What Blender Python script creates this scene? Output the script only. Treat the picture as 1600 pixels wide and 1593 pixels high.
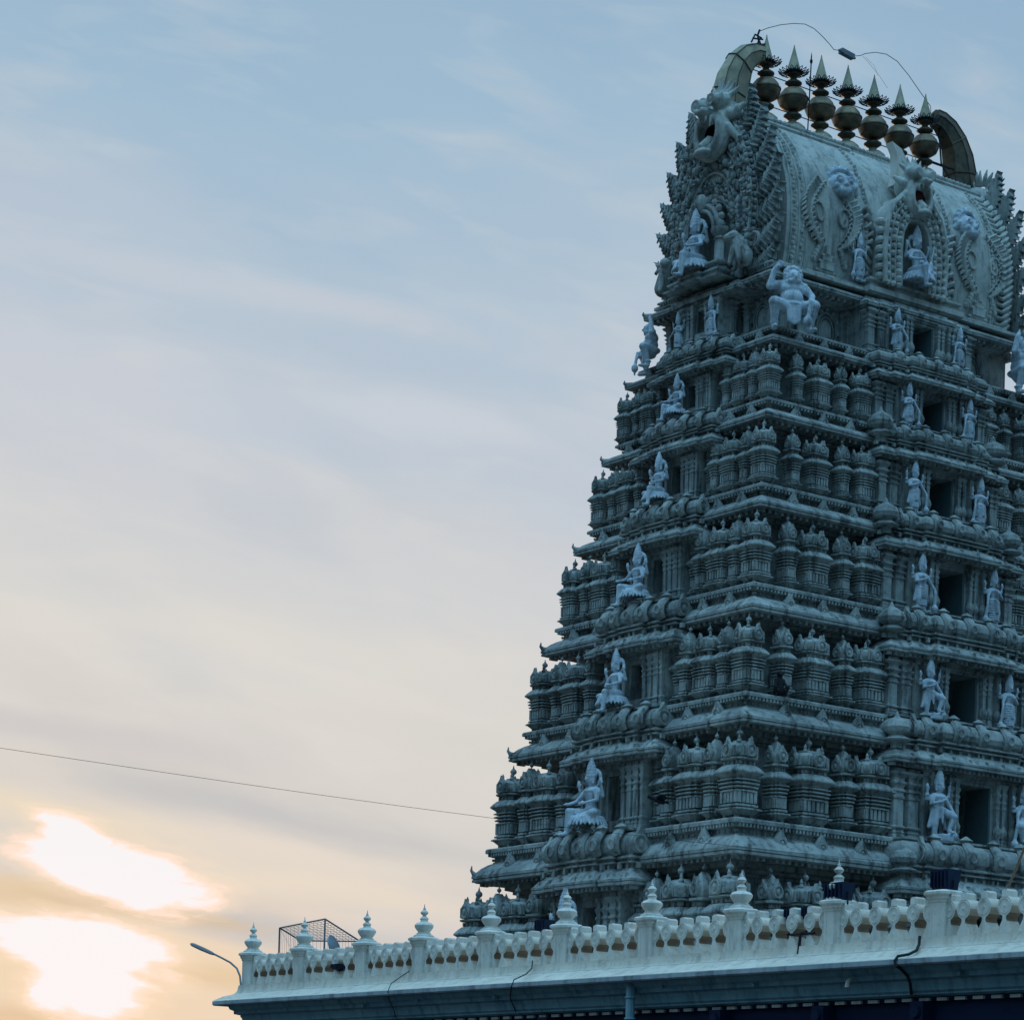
import bpy, bmesh, math, random
from mathutils import Matrix, Vector
random.seed(7)
R = math.radians
PI = math.pi
S = bpy.context.scene
C = S.collection
for o in list(bpy.data.objects): bpy.data.objects.remove(o, do_unlink=True)

# ------------------------------------------------------------------ camera
EYE = 1.6
CAMX, CAMY = -61.7613, -65.4641
F_PX, PITCH, ROLL, PSI, PPY = 4081.46, 0.0133575, 0.0280610, 0.9355998, 1749.345
Fv = Vector((math.cos(PSI)*math.cos(PITCH), math.sin(PSI)*math.cos(PITCH), math.sin(PITCH)))
R0 = Vector((math.sin(PSI), -math.cos(PSI), 0)); U0 = R0.cross(Fv)
Rv = R0*math.cos(ROLL)+U0*math.sin(ROLL); Uv = -R0*math.sin(ROLL)+U0*math.cos(ROLL)
cd = bpy.data.cameras.new('camera'); cam = bpy.data.objects.new('camera', cd); C.objects.link(cam)
cam.matrix_world = Matrix(((Rv.x, Uv.x, -Fv.x, CAMX), (Rv.y, Uv.y, -Fv.y, CAMY), (Rv.z, Uv.z, -Fv.z, EYE), (0, 0, 0, 1)))
cd.sensor_fit = 'HORIZONTAL'; cd.sensor_width = 36; cd.lens = F_PX/1600*36
cd.shift_y = (PPY-796.5)/1600; cd.clip_start = .5; cd.clip_end = 6000
S.camera = cam

def ray(px, py):                       # direction from the eye through a pixel of the photograph
    return Fv+Rv*((px-800)/F_PX)-Uv*((py-PPY)/F_PX)
def at_x(px, py, X):
    d = ray(px, py); t = (X-CAMX)/d.x; return Vector((CAMX, CAMY, EYE))+d*t
def at_y(px, py, Y):
    d = ray(px, py); t = (Y-CAMY)/d.y; return Vector((CAMX, CAMY, EYE))+d*t
def at_r(px, py, dist):
    return Vector((CAMX, CAMY, EYE))+ray(px, py)*dist

# ------------------------------------------------------------------ sky
SUN_D = ray(125, 1430).normalized()
sun_el = math.asin(SUN_D.z); sun_az = math.atan2(SUN_D.x, SUN_D.y)
W = bpy.data.worlds.new('World'); S.world = W; W.use_nodes = True
nt = W.node_tree; N = nt.nodes; L = nt.links; N.clear()
def nd(t, **k):
    n = N.new(t)
    for a, b in k.items(): setattr(n, a, b)
    return n
def mth(op, a, b=None, c=None, clamp=False):
    n = nd('ShaderNodeMath', operation=op); n.use_clamp = clamp
    for i, x in enumerate((a, b, c)):
        if x is None: continue
        if isinstance(x, (int, float)): n.inputs[i].default_value = x
        else: L.new(x, n.inputs[i])
    return n.outputs[0]
def mixc(f, a, b):
    n = nd('ShaderNodeMix', data_type='RGBA'); n.clamp_factor = True
    for i, x in ((0, f), (6, a), (7, b)):
        if isinstance(x, (int, float)): n.inputs[i].default_value = x
        elif isinstance(x, tuple): n.inputs[i].default_value = (*x, 1)
        else: L.new(x, n.inputs[i])
    return n.outputs[2]
def lin(c): return tuple((x/255/12.92 if x <= 10 else ((x/255+.055)/1.055)**2.4) for x in c)
def ramp(f, stops, interp='EASE'):
    n = nd('ShaderNodeValToRGB'); cr = n.color_ramp; cr.interpolation = interp
    while len(cr.elements) < len(stops): cr.elements.new(.5)
    for e, (p, c) in zip(cr.elements, stops): e.position = p; e.color = (*c, 1)
    L.new(f, n.inputs[0]); return n.outputs[0]
tc = nd('ShaderNodeTexCoord')
mp = nd('ShaderNodeMapping', vector_type='POINT'); mp.inputs['Rotation'].default_value = (0, 0, PI/2-PSI)
L.new(tc.outputs['Generated'], mp.inputs[0])
sx = nd('ShaderNodeSeparateXYZ'); L.new(mp.outputs[0], sx.inputs[0])
ya = mth('MAXIMUM', sx.outputs[1], .12)
u = mth('DIVIDE', sx.outputs[0], ya); v = mth('DIVIDE', sx.outputs[2], ya)
# undo the camera's small roll: sky bands are level in the world, so only place clouds by u (tan azimuth) and v (tan elevation)
def pix_uv(px, py):
    d = ray(px, py); e = Vector((math.cos(PSI), math.sin(PSI), 0)); r = Vector((math.sin(PSI), -math.cos(PSI), 0))
    return d.dot(r)/d.dot(e), d.z/d.dot(e)
cb = nd('ShaderNodeCombineXYZ'); L.new(u, cb.inputs[0]); L.new(v, cb.inputs[1])
def noise(scale, detail, rough, dist, sc, rot=0., off=(0, 0, 0)):
    m = nd('ShaderNodeMapping'); m.inputs['Scale'].default_value = sc; m.inputs['Rotation'].default_value = (0, 0, rot)
    m.inputs['Location'].default_value = off
    m0 = nd('ShaderNodeMapping'); m0.inputs['Rotation'].default_value = (0, 0, rot)
    L.new(cb.outputs[0], m0.inputs[0]); m.inputs['Rotation'].default_value = (0, 0, 0); L.new(m0.outputs[0], m.inputs[0])
    n = nd('ShaderNodeTexNoise'); n.inputs['Scale'].default_value = scale; n.inputs['Detail'].default_value = detail
    n.inputs['Roughness'].default_value = rough; n.inputs['Distortion'].default_value = dist
    L.new(m.outputs[0], n.inputs['Vector']); return n.outputs['Fac']
n1 = noise(5, 5, .5, .35, (1, 3.2, 1), R(14))
n2 = noise(16, 6, .5, .3, (1, 3.6, 1), R(12), (3, 1, 0))
n3 = noise(9, 4, .5, .2, (1, 2.6, 1), R(16), (7, 4, 0))
n0 = noise(3.2, 5, .55, .5, (1, 2.0, 1), R(20), (4, 2, 0))
vv = mth('ADD', v, mth('MULTIPLY', mth('SUBTRACT', n1, .5), .10))
vv = mth('ADD', vv, mth('MULTIPLY', mth('SUBTRACT', n0, .5), .16))
vv = mth('ADD', vv, mth('MULTIPLY', u, .10))
def V(y): return (PPY-y)/F_PX/.5
base = ramp(mth('DIVIDE', vv, .5), [
    (0.0, lin((236, 205, 168))), (V(1570), lin((224, 206, 183))), (V(1400), lin((213, 209, 203))), (V(1230), lin((204, 205, 204))),
    (V(1080), lin((213, 213, 210))), (V(960), lin((207, 210, 212))), (V(800), lin((199, 205, 212))), (V(640), lin((189, 201, 214))), (V(400), lin((175, 195, 212))),
    (V(120), lin((157, 187, 210))), (1.0, lin((146, 178, 204)))], 'LINEAR')
# soft bright and dark streaks of cloud
up = mth('MULTIPLY', mth('SUBTRACT', v, .12), 5, clamp=True)
hi = mth('MULTIPLY', mth('SUBTRACT', n2, .5), 2.4, clamp=True)
base = mixc(mth('MULTIPLY', hi, .38), base, lin((226, 222, 216)))
lo = mth('MULTIPLY', mth('SUBTRACT', n3, .53), 3.2, clamp=True)
base = mixc(mth('MULTIPLY', lo, .42), base, mixc(up, lin((182, 188, 198)), lin((152, 184, 208))))
# warm air round the hidden sun, cloud bars, and the burnt-out patches where it breaks through
def ell(px, py, ax, ay, tilt, nz, amp):
    cu, cv = pix_uv(px, py)
    du = mth('SUBTRACT', u, cu); dv = mth('SUBTRACT', v, cv)
    ct, st = math.cos(tilt), math.sin(tilt)
    a = mth('ADD', mth('MULTIPLY', du, ct), mth('MULTIPLY', dv, st))
    b = mth('ADD', mth('MULTIPLY', du, -st), mth('MULTIPLY', dv, ct))
    d = mth('SQRT', mth('ADD', mth('POWER', mth('DIVIDE', a, ax/F_PX), 2), mth('POWER', mth('DIVIDE', b, ay/F_PX), 2)))
    return mth('ADD', d, mth('MULTIPLY', mth('SUBTRACT', nz, .5), amp))
def bar(base, px, py, ax, ay, tilt, col, k, nz=None, amp=1.6):
    m = nd('ShaderNodeMapRange', interpolation_type='SMOOTHSTEP')
    m.inputs[1].default_value = 1.25; m.inputs[2].default_value = .1; m.inputs[3].default_value = 0; m.inputs[4].default_value = k
    L.new(ell(px, py, ax, ay, tilt, nz or n2, amp), m.inputs[0]); return mixc(m.outputs[0], base, lin(col))
n4 = noise(17, 4, .5, .5, (1, 2.6, 1), R(8), (2, 5, 0))
n5 = noise(60, 5, .55, .6, (1, 3.5, 1), R(6), (2, 5, 0))
base = bar(base, 100, 1510, 460, 170, R(-6), (235, 213, 180), .62, n1, .8)
base = bar(base, 60, 1265, 330, 42, R(-12), (228, 217, 196), .75)
base = bar(base, 470, 1330, 330, 50, R(-9), (225, 218, 207), .5)
base = bar(base, 520, 1395, 330, 30, R(-7), (232, 221, 202), .5)
base = bar(base, 90, 1140, 330, 34, R(-7), (196, 198, 202), .8)
base = bar(base, 420, 1272, 380, 40, R(-11), (184, 191, 197), .85)
base = bar(base, 640, 1470, 420, 60, R(-4), (196, 201, 207), .75)
base = bar(base, 420, 1452, 260, 34, R(-8), (184, 189, 193), .8)
base = bar(base, 40, 1395, 300, 30, R(-8), (218, 196, 164), .8)
base = bar(base, 240, 1425, 200, 14, R(-7), (200, 186, 164), .8)
base = bar(base, 300, 1520, 260, 26, R(-6), (214, 192, 158), .6)
base = bar(base, 30, 1585, 220, 30, R(-4), (208, 180, 140), .5)
base = bar(base, 640, 650, 240, 44, R(-8), (207, 212, 220), .5)
base = bar(base, 120, 620, 380, 130, R(-10), (204, 208, 216), .55, n1)
base = bar(base, 90, 300, 330, 90, R(-10), (184, 197, 213), .5, n1)
base = bar(base, 330, 435, 320, 34, R(-8), (202, 208, 217), .35, n1)
base = bar(base, 560, 480, 200, 26, R(-10), (204, 206, 214), .4)
base = bar(base, 620, 560, 330, 46, R(-8), (172, 192, 210), .5, n1)
base = bar(base, 300, 980, 520, 60, R(-8), (221, 219, 212), .5, n1)
nn_ = mth('ADD', mth('MULTIPLY', n4, .65), mth('MULTIPLY', n5, .35))
e1 = ell(165, 1356, 145, 46, R(-13), nn_, 2.2); e1b = ell(118, 1306, 78, 30, R(-22), nn_, 2.2)
e2 = ell(112, 1475, 142, 42, R(-9), nn_, 2.2); e2b = ell(130, 1535, 88, 56, R(-4), nn_, 2.4)
ee = mth('MINIMUM', mth('MINIMUM', e1, e1b), mth('MINIMUM', e2, e2b))
halo = mth('DIVIDE', mth('SUBTRACT', 1.6, ee), .6, clamp=True)
base = mixc(mth('MULTIPLY', halo, .55), base, lin((250, 226, 200)))
rim = mth('DIVIDE', mth('SUBTRACT', 1.24, ee), .22, clamp=True)
base = mixc(mth('MULTIPLY', rim, .85), base, lin((255, 228, 214)))
core = mth('DIVIDE', mth('SUBTRACT', 1.03, ee), .16, clamp=True)
base = mixc(core, base, (.87, .885, .93))
# away from the sunset the sky is a deeper blue
back = mth('MULTIPLY', mth('SUBTRACT', .72, sx.outputs[1]), 1.1, clamp=True)
zen = ramp(mth('ABSOLUTE', sx.outputs[2]), [(0, (.012, .038, .058)), (.3, (.05, .125, .19)), (.6, (.30, .66, .98)), (1, (.92, 1.9, 2.75))], 'LINEAR')
base = mixc(back, base, zen)
st_ = nd('ShaderNodeTexSky', sky_type='NISHITA'); st_.sun_disc = False
st_.sun_elevation = sun_el; st_.sun_rotation = sun_az; st_.air_density = 1.5; st_.dust_density = 2
skyn = nd('ShaderNodeMix', data_type='RGBA', blend_type='MULTIPLY'); skyn.inputs[0].default_value = 1
L.new(st_.outputs[0], skyn.inputs[6]); skyn.inputs[7].default_value = (.1, .1, .1, 1)
fin = mixc(.975, skyn.outputs[2], base)
# ground half of the world dome: dull
dn = mth('MULTIPLY', mth('MULTIPLY', sx.outputs[2], -1), 8, clamp=True)
fin = mixc(dn, fin, (.02, .028, .032))
bg = nd('ShaderNodeBackground'); L.new(fin, bg.inputs[0]); bg.inputs[1].default_value = 1.0
wo = nd('ShaderNodeOutputWorld'); L.new(bg.outputs[0], wo.inputs[0])

sd = bpy.data.lights.new('sun', 'SUN'); sd.energy = .7; sd.angle = R(10); sd.color = (1, .72, .5)
so = bpy.data.objects.new('sun', sd); C.objects.link(so); so.rotation_euler = SUN_D.to_track_quat('Z', 'Y').to_euler()
so.location = (-60, 30, 40)
S.view_settings.view_transform = 'Standard'; S.view_settings.look = 'None'
S.view_settings.exposure = 0; S.view_settings.gamma = 1
S.render.engine = 'CYCLES'
S.cycles.max_bounces = 5; S.cycles.diffuse_bounces = 3

# ------------------------------------------------------------------ materials
def mat(name, col, col2=None, rough=.8, metal=0., bump=.25, bscale=6, streak=0., nscale=1.2, spec=.15, dirt=None):
    m = bpy.data.materials.new(name); m.use_nodes = True
    t = m.node_tree; n = t.nodes; l = t.links
    b = n['Principled BSDF']; b.inputs['Roughness'].default_value = rough; b.inputs['Metallic'].default_value = metal
    b.inputs['Specular IOR Level'].default_value = spec
    g = n.new('ShaderNodeNewGeometry')
    def nz(sc, det, vec=(1, 1, 1), ro=.6):
        mp = n.new('ShaderNodeMapping'); mp.inputs['Scale'].default_value = vec; l.new(g.outputs['Position'], mp.inputs[0])
        q = n.new('ShaderNodeTexNoise'); q.inputs['Scale'].default_value = sc; q.inputs['Detail'].default_value = det
        q.inputs['Roughness'].default_value = ro; l.new(mp.outputs[0], q.inputs['Vector']); return q.outputs['Fac']
    def mr(x, a, b_, c=0., d=1.):
        q = n.new('ShaderNodeMapRange'); q.inputs[1].default_value = a; q.inputs[2].default_value = b_
        q.inputs[3].default_value = c; q.inputs[4].default_value = d; l.new(x, q.inputs[0]); return q.outputs[0]
    def mx(f, a, c):
        q = n.new('ShaderNodeMix'); q.data_type = 'RGBA'
        l.new(f, q.inputs[0])
        for i, x in ((6, a), (7, c)):
            if isinstance(x, tuple): q.inputs[i].default_value = (*x, 1)
            else: l.new(x, q.inputs[i])
        return q.outputs[2]
    col2 = col2 or tuple(x*.7 for x in col)
    a = nz(nscale, 8)
    out = mx(mr(a, .35, .65), col2, col)
    out = mx(mr(nz(.25, 3), .42, .62, 0, .5), out, col2)
    if dirt:
        out = mx(mr(nz(nscale*3.1, 8, (1, 1, 1), .7), .52, .72, 0, .8), out, dirt)
    if streak:
        s = nz(2.2, 6, (1.6, 1.6, .22), .65)
        out = mx(mr(s, .5, .66, 0, streak), out, tuple(x*.28 for x in col2))
    l.new(out, b.inputs['Base Color'])
    if bump:
        h = nz(bscale, 6, (1, 1, 1), .7)
        bp = n.new('ShaderNodeBump'); bp.inputs['Strength'].default_value = bump; bp.inputs['Distance'].default_value = .05
        l.new(h, bp.inputs['Height']); l.new(bp.outputs[0], b.inputs['Normal'])
    return m
M_ST = mat('weathered_stone', (.47, .50, .48), (.25, .275, .27), bump=.85, bscale=11, streak=.9, dirt=(.09, .10, .09))
M_ST2 = mat('stone_plain', (.56, .58, .54), (.38, .40, .38), bump=.6, bscale=8, streak=.6, dirt=(.22, .24, .23))
M_DK = mat('recess_shade_black', (.004, .005, .006), bump=0, rough=1, spec=0)  # near-black colour standing in for the shade inside openings and mouths
M_JB = mat('jamb_paint', (.11, .16, .17), (.08, .12, .13), bump=.2)
M_BL = mat('pale_blue_paint', (.64, .71, .77), (.44, .51, .58), bump=.7, bscale=9, streak=.6, nscale=4, dirt=(.2, .27, .34))
M_BR = mat('old_brass', (.37, .32, .22), (.19, .17, .12), rough=.5, metal=.45, bump=.2, bscale=10, nscale=2.5, spec=.5)
M_BR2 = mat('dark_copper', (.15, .12, .08), (.06, .06, .05), rough=.5, metal=.7, bump=.15, nscale=3, spec=.5)
M_PT = mat('tarnished_pot', (.24, .18, .11), (.08, .065, .05), rough=.45, metal=.7, bump=.15, nscale=2.5, spec=.5)
M_BK = mat('blackened_metal', (.02, .022, .028), rough=.55, metal=.3, bump=0)
M_WH = mat('white_limewash', (.82, .77, .70), (.68, .64, .58), bump=.3, bscale=9, nscale=1.8, streak=.35, dirt=(.42, .42, .38))
M_CR = mat('cream_plaster', (.76, .70, .60), (.64, .58, .50), bump=.4, bscale=8, nscale=1.5, streak=.3, dirt=(.38, .36, .31))
M_OC = mat('shade_brown_and_pole', (.30, .21, .15), (.20, .14, .10), bump=.3, nscale=3)  # brown holding the painted shade under baluster heads; the leaning pole shares it
M_BG = mat('half_shade_beige', (.52, .44, .35), (.40, .33, .26), bump=.3, nscale=3)  # in-between tone of the shade painted on baluster sides
M_BB = mat('blue_cornice_paint', (.32, .52, .58), (.20, .38, .46), bump=.3, nscale=1.5, streak=.5)
M_EB = mat('pale_blue_eave_paint', (.52, .56, .58), (.32, .38, .42), bump=.3, nscale=2, streak=.6)
M_NV = mat('navy_wall_paint', (.02, .035, .09), (.015, .025, .06), bump=.2)
M_NB = mat('navy_enamel', (.012, .025, .06), rough=.5, bump=.1)
M_GR = mat('ground_earth', (.07, .065, .06), bump=.5, bscale=2)
M_SL = mat('galvanised_steel', (.22, .26, .30), rough=.5, metal=.5, bump=0)
M_CB = mat('black_cable', (.03, .04, .05), bump=0)
M_RD = mat('dark_red_mouth', (.10, .02, .02), bump=0)
M_FU = mat('dark_fur', (.03, .03, .035), bump=.4, bscale=30)

# ------------------------------------------------------------------ mesh helpers
class MB:
    def __init__(s): s.v = []; s.f = []; s.m = []; s.M = Matrix.Identity(4); s.mi = 0
    def add(s, vs, fs, mi=None):
        b = len(s.v); M = s.M
        s.v += [tuple(M@Vector(p)) for p in vs]; s.f += [tuple(b+i for i in f) for f in fs]
        s.m += [s.mi if mi is None else mi]*len(fs)
    def box(s, x0, x1, y0, y1, z0, z1, mi=None):
        s.add([(x0, y0, z0), (x1, y0, z0), (x1, y1, z0), (x0, y1, z0), (x0, y0, z1), (x1, y0, z1), (x1, y1, z1), (x0, y1, z1)],
              [(0, 3, 2, 1), (4, 5, 6, 7), (0, 1, 5, 4), (1, 2, 6, 5), (2, 3, 7, 6), (3, 0, 4, 7)], mi)
    def sweep(s, plan, prof, cap=True, mi=None):
        n = len(plan); vs = []
        for d, z in prof: vs += [(x, y, z) for x, y in offs(plan, d)]
        fs = []
        for k in range(len(prof)-1):
            for i in range(n):
                j = (i+1) % n; fs.append((k*n+i, k*n+j, (k+1)*n+j, (k+1)*n+i))
        if cap: fs.append(tuple(range(n-1, -1, -1))); fs.append(tuple(range((len(prof)-1)*n, len(prof)*n)))
        s.add(vs, fs, mi)
    def lathe(s, prof, n=12, c=(0, 0, 0), mi=None, sq=(1, 1)):
        vs = []; fs = []
        for r, z in prof:
            vs += [(c[0]+r*sq[0]*math.cos(2*PI*i/n), c[1]+r*sq[1]*math.sin(2*PI*i/n), c[2]+z) for i in range(n)]
        for k in range(len(prof)-1):
            for i in range(n):
                j = (i+1) % n; fs.append((k*n+i, k*n+j, (k+1)*n+j, (k+1)*n+i))
        fs.append(tuple(range(n-1, -1, -1))); fs.append(tuple(range((len(prof)-1)*n, len(prof)*n)))
        s.add(vs, fs, mi)
    def tube(s, pts, rad, n=8, mi=None, sq=1.):
        pts = [Vector(p) for p in pts]
        if isinstance(rad, (int, float)): rad = [rad]*len(pts)
        vs = []; fs = []; ref = None
        for k, p in enumerate(pts):
            t = (pts[min(k+1, len(pts)-1)]-pts[max(k-1, 0)]).normalized()
            if ref is None: ref = Vector((0, 0, 1)) if abs(t.z) < .9 else Vector((1, 0, 0))
            a = t.cross(ref).normalized(); b = a.cross(t).normalized(); ref = b
            for i in range(n):
                w = 2*PI*i/n; vs.append(tuple(p+(a*math.cos(w)*sq+b*math.sin(w))*rad[k]))
        for k in range(len(pts)-1):
            for i in range(n):
                j = (i+1) % n; fs.append((k*n+i, k*n+j, (k+1)*n+j, (k+1)*n+i))
        fs.append(tuple(range(n-1, -1, -1))); fs.append(tuple(range((len(pts)-1)*n, len(pts)*n)))
        s.add(vs, fs, mi)
    def ball(s, c, r, n=10, m=7, mi=None):
        if isinstance(r, (int, float)): r = (r, r, r)
        vs = [(c[0], c[1], c[2]-r[2])]; fs = []
        for k in range(1, m):
            a = -PI/2+PI*k/m
            vs += [(c[0]+r[0]*math.cos(a)*math.cos(2*PI*i/n), c[1]+r[1]*math.cos(a)*math.sin(2*PI*i/n), c[2]+r[2]*math.sin(a)) for i in range(n)]
        vs.append((c[0], c[1], c[2]+r[2])); t = len(vs)-1
        for i in range(n):
            j = (i+1) % n; fs.append((0, 1+j, 1+i)); fs.append((t, t-n+i, t-n+j))
            for k in range(m-2): a = 1+k*n; fs.append((a+i, a+j, a+n+j, a+n+i))
        s.add(vs, fs, mi)
    def cap(s, p0, r0, p1, r1, n=9, mi=None):           # tapered limb with rounded ends
        p0 = Vector(p0); p1 = Vector(p1); d = p1-p0; ln = d.length or 1e-4; t = d/ln
        pts = []; rr = []
        for k in range(4):
            a = PI/2*(k+.35)/4; pts.append(p0-t*r0*math.cos(a)); rr.append(r0*math.sin(a))
        for k in range(4): pts.append(p0+d*(k/3)); rr.append(r0+(r1-r0)*k/3)
        for k in range(3, -1, -1):
            a = PI/2*(k+.35)/4; pts.append(p1+t*r1*math.cos(a)); rr.append(r1*math.sin(a))
        s.tube(pts, rr, n, mi)
    def ring(s, c, R_, r, ax='y', n=18, m=6, a0=0, a1=2*PI, mi=None, sq=1.):
        pts = []
        for i in range(n+1):
            a = a0+(a1-a0)*i/n
            if ax == 'y': pts.append((c[0]+R_*math.cos(a), c[1], c[2]+R_*sq*math.sin(a)))
            elif ax == 'z': pts.append((c[0]+R_*math.cos(a), c[1]+R_*sq*math.sin(a), c[2]))
            else: pts.append((c[0], c[1]+R_*math.cos(a), c[2]+R_*sq*math.sin(a)))
        s.tube(pts, r, m, mi)
    def prism(s, out, y0, y1, mi=None, side=None):       # outline in x,z extruded along y
        n = len(out); vs = [(x, y0, z) for x, z in out]+[(x, y1, z) for x, z in out]
        s.add(vs, [tuple(range(n)), tuple(range(2*n-1, n-1, -1))], mi)
        s.add(vs, [(i, (i+1) % n, n+(i+1) % n, n+i) for i in range(n)], side if side is not None else mi)
    def build(s, name, mats, parent=None, smooth=True, ang=32, loc=None, remesh=0):
        me = bpy.data.meshes.new(name); me.from_pydata(s.v, [], s.f)
        if not isinstance(mats, (list, tuple)): mats = [mats]
        for m in mats: me.materials.append(m)
        me.polygons.foreach_set('material_index', s.m)
        bm = bmesh.new(); bm.from_mesh(me); bmesh.ops.recalc_face_normals(bm, faces=bm.faces); bm.to_mesh(me); bm.free()
        if smooth:
            me.polygons.foreach_set('use_smooth', [True]*len(me.polygons)); me.set_sharp_from_angle(angle=R(ang))
        me.update()
        o = bpy.data.objects.new(name, me); C.objects.link(o)
        if remesh:
            md = o.modifiers.new('r', 'REMESH'); md.mode = 'VOXEL'; md.voxel_size = remesh; md.use_smooth_shade = True
            sm = o.modifiers.new('s', 'SMOOTH'); sm.factor = .35; sm.iterations = 1
            bpy.context.view_layer.update()
            dg = bpy.context.evaluated_depsgraph_get()
            me2 = bpy.data.meshes.new_from_object(o.evaluated_get(dg)); o.modifiers.clear(); o.data = me2
            me2.materials.clear(); me2.materials.append(mats[0])
        if parent: o.parent = parent
        if loc is not None: o.location = loc
        return o
def offs(P, d):
    n = len(P); out = []
    for i in range(n):
        a = P[i-1]; b = P[i]; c = P[(i+1) % n]
        e1 = (b[0]-a[0], b[1]-a[1]); e2 = (c[0]-b[0], c[1]-b[1])
        l1 = math.hypot(*e1); l2 = math.hypot(*e2)
        n1 = (e1[1]/l1, -e1[0]/l1); n2 = (e2[1]/l2, -e2[0]/l2); q = 1+n1[0]*n2[0]+n1[1]*n2[1]
        out.append((b[0]+d*(n1[0]+n2[0])/q, b[1]+d*(n1[1]+n2[1])/q))
    return out
def rect(a, b): return [(-a, -b), (a, -b), (a, b), (-a, b)]
def rect4(x0, x1, b): return [(x0, -b), (x1, -b), (x1, b), (x0, b)]
def ratha(a, b, ba, bb, p):          # rectangle with a shallow projecting bay on every side
    return [(-a, -b), (-ba, -b), (-ba, -b-p), (ba, -b-p), (ba, -b), (a, -b), (a, -bb), (a+p, -bb), (a+p, bb), (a, bb),
            (a, b), (ba, b), (ba, b+p), (-ba, b+p), (-ba, b), (-a, b), (-a, bb), (-a-p, bb), (-a-p, -bb), (-a, -bb)]
def cham(a, b, c): return [(-a+c, -b), (a-c, -b), (a, -b+c), (a, b-c), (a-c, b), (-a+c, b), (-a, b-c), (-a, -b+c)]
def T(x, y, z, rz=0, sx_=1, sy=1, sz=1): return Matrix.Translation((x, y, z))@Matrix.Rotation(rz, 4, 'Z')@Matrix.Diagonal((sx_, sy, sz, 1))
LEFT = -PI/2       # turns a front that looks along -y into one that looks along -x
def empty(name, loc=(0, 0, 0), rz=0, par=None):
    o = bpy.data.objects.new(name, None); C.objects.link(o); o.location = loc; o.rotation_euler = (0, 0, rz); o.empty_display_size = .3
    if par: o.parent = par
    return o
def tag(o, label=None, cat=None, group=None, kind=None):
    if label: o['label'] = label
    if cat: o['category'] = cat
    if group: o['group'] = group
    if kind: o['kind'] = kind
    return o
def put(src, parent, M, kids=True, name=None):          # a copy sharing mesh data, with its children
    o = src.copy(); C.objects.link(o); o.parent = parent; o.matrix_local = M
    if kids:
        for ch in src.children:
            d = ch.copy(); C.objects.link(d); d.parent = o; d.matrix_local = ch.matrix_local.copy()
    return o

# ------------------------------------------------------------------ ground
g = MB(); g.add([(-3000, -3000, 0), (3000, -3000, 0), (3000, 3000, 0), (-3000, 3000, 0)], [(0, 1, 2, 3)])
tag(g.build('ground', M_GR, smooth=False), kind='structure')

# ================================================================== THE TOWER
tower = tag(empty('gopuram'), 'tall carved stone temple tower of stacked storeys under a barrel roof', 'temple tower')
# cornice lips from the top: height above eye, depth along x, width along y
TR = [(28.30, 13.15, 6.35), (26.027, 13.748, 7.448), (23.40, 14.871, 8.347), (20.36, 16.202, 9.464), (16.922, 17.751, 10.734),
      (13.326, 19.301, 12.01), (9.194, 21.058, 13.445), (4.55, 22.9, 14.95)]
HZ = [t[0]+EYE for t in TR]
def A(i): return TR[i][1]/2           # half length on the long face (x)
def B(i): return TR[i][2]/2           # half width on the short face (y)
def HH(i):                             # height of the storey that stands on cornice i
    return (HZ[i-1]-HZ[i]) if i else 2.2
def kk(i): return A(i)/9.65

# ---- ornament pieces
def kudu(mb, x, y, z, r, rz=0, th=.1, spike=True):      # horseshoe medallion whose face looks along -y before the turn
    keep = mb.M; mb.M = keep@T(x, y, z, rz)
    out = []
    for i in range(13):
        a = R(-60)+R(300)*i/12
        out.append((r*math.cos(a), r*math.sin(a)))
    out = out[:6]+([(r*.22, r*1.1), (0, r*1.65), (-r*.22, r*1.1)] if spike else [])+out[7:]
    out = [(r*.75, -r)]+out[1:-1]+[(-r*.75, -r)] if False else out
    mb.prism(out[::-1], -th, th)
    mb.ring((0, -th, 0), r*.74, r*.16, n=14, m=5)
    mb.ball((0, -th, 0), (r*.36, r*.28, r*.42), 8, 5)
    mb.M = keep
def finial(mb, x, y, z, s):
    mb.lathe([(.10*s, 0), (.16*s, .04*s), (.09*s, .1*s), (.05*s, .2*s), (.06*s, .28*s), (.17*s, .36*s), (.21*s, .46*s), (.17*s, .56*s),
              (.07*s, .64*s), (.04*s, .74*s), (.01*s, .86*s)], 10, (x, y, z))
BODY = [(-.10, 0), (-.10, .045), (-.04, .05), (.09, .110), (.14, .115), (.14, .135), (.02, .14), (.0, .155), (.07, .16), (.07, .185), (-.03, .19), (-.13, .2),
        (-.13, .338), (.02, .34), (.05, .345), (.05, .365), (-.04, .37), (-.04, .387), (.05, .39), (.07, .395), (.07, .412), (-.03, .416), (-.03, .432), (.07, .436), (.09, .44), (.09, .458),
        (-.02, .463), (-.02, .482), (.10, .487), (.10, .502), (.02, .507), (.06, .54), (.16, .575), (.18, .58), (.18, .598), (.11, .64), (.02, .68), (-.08, .685), (-.08, .745)]
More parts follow.
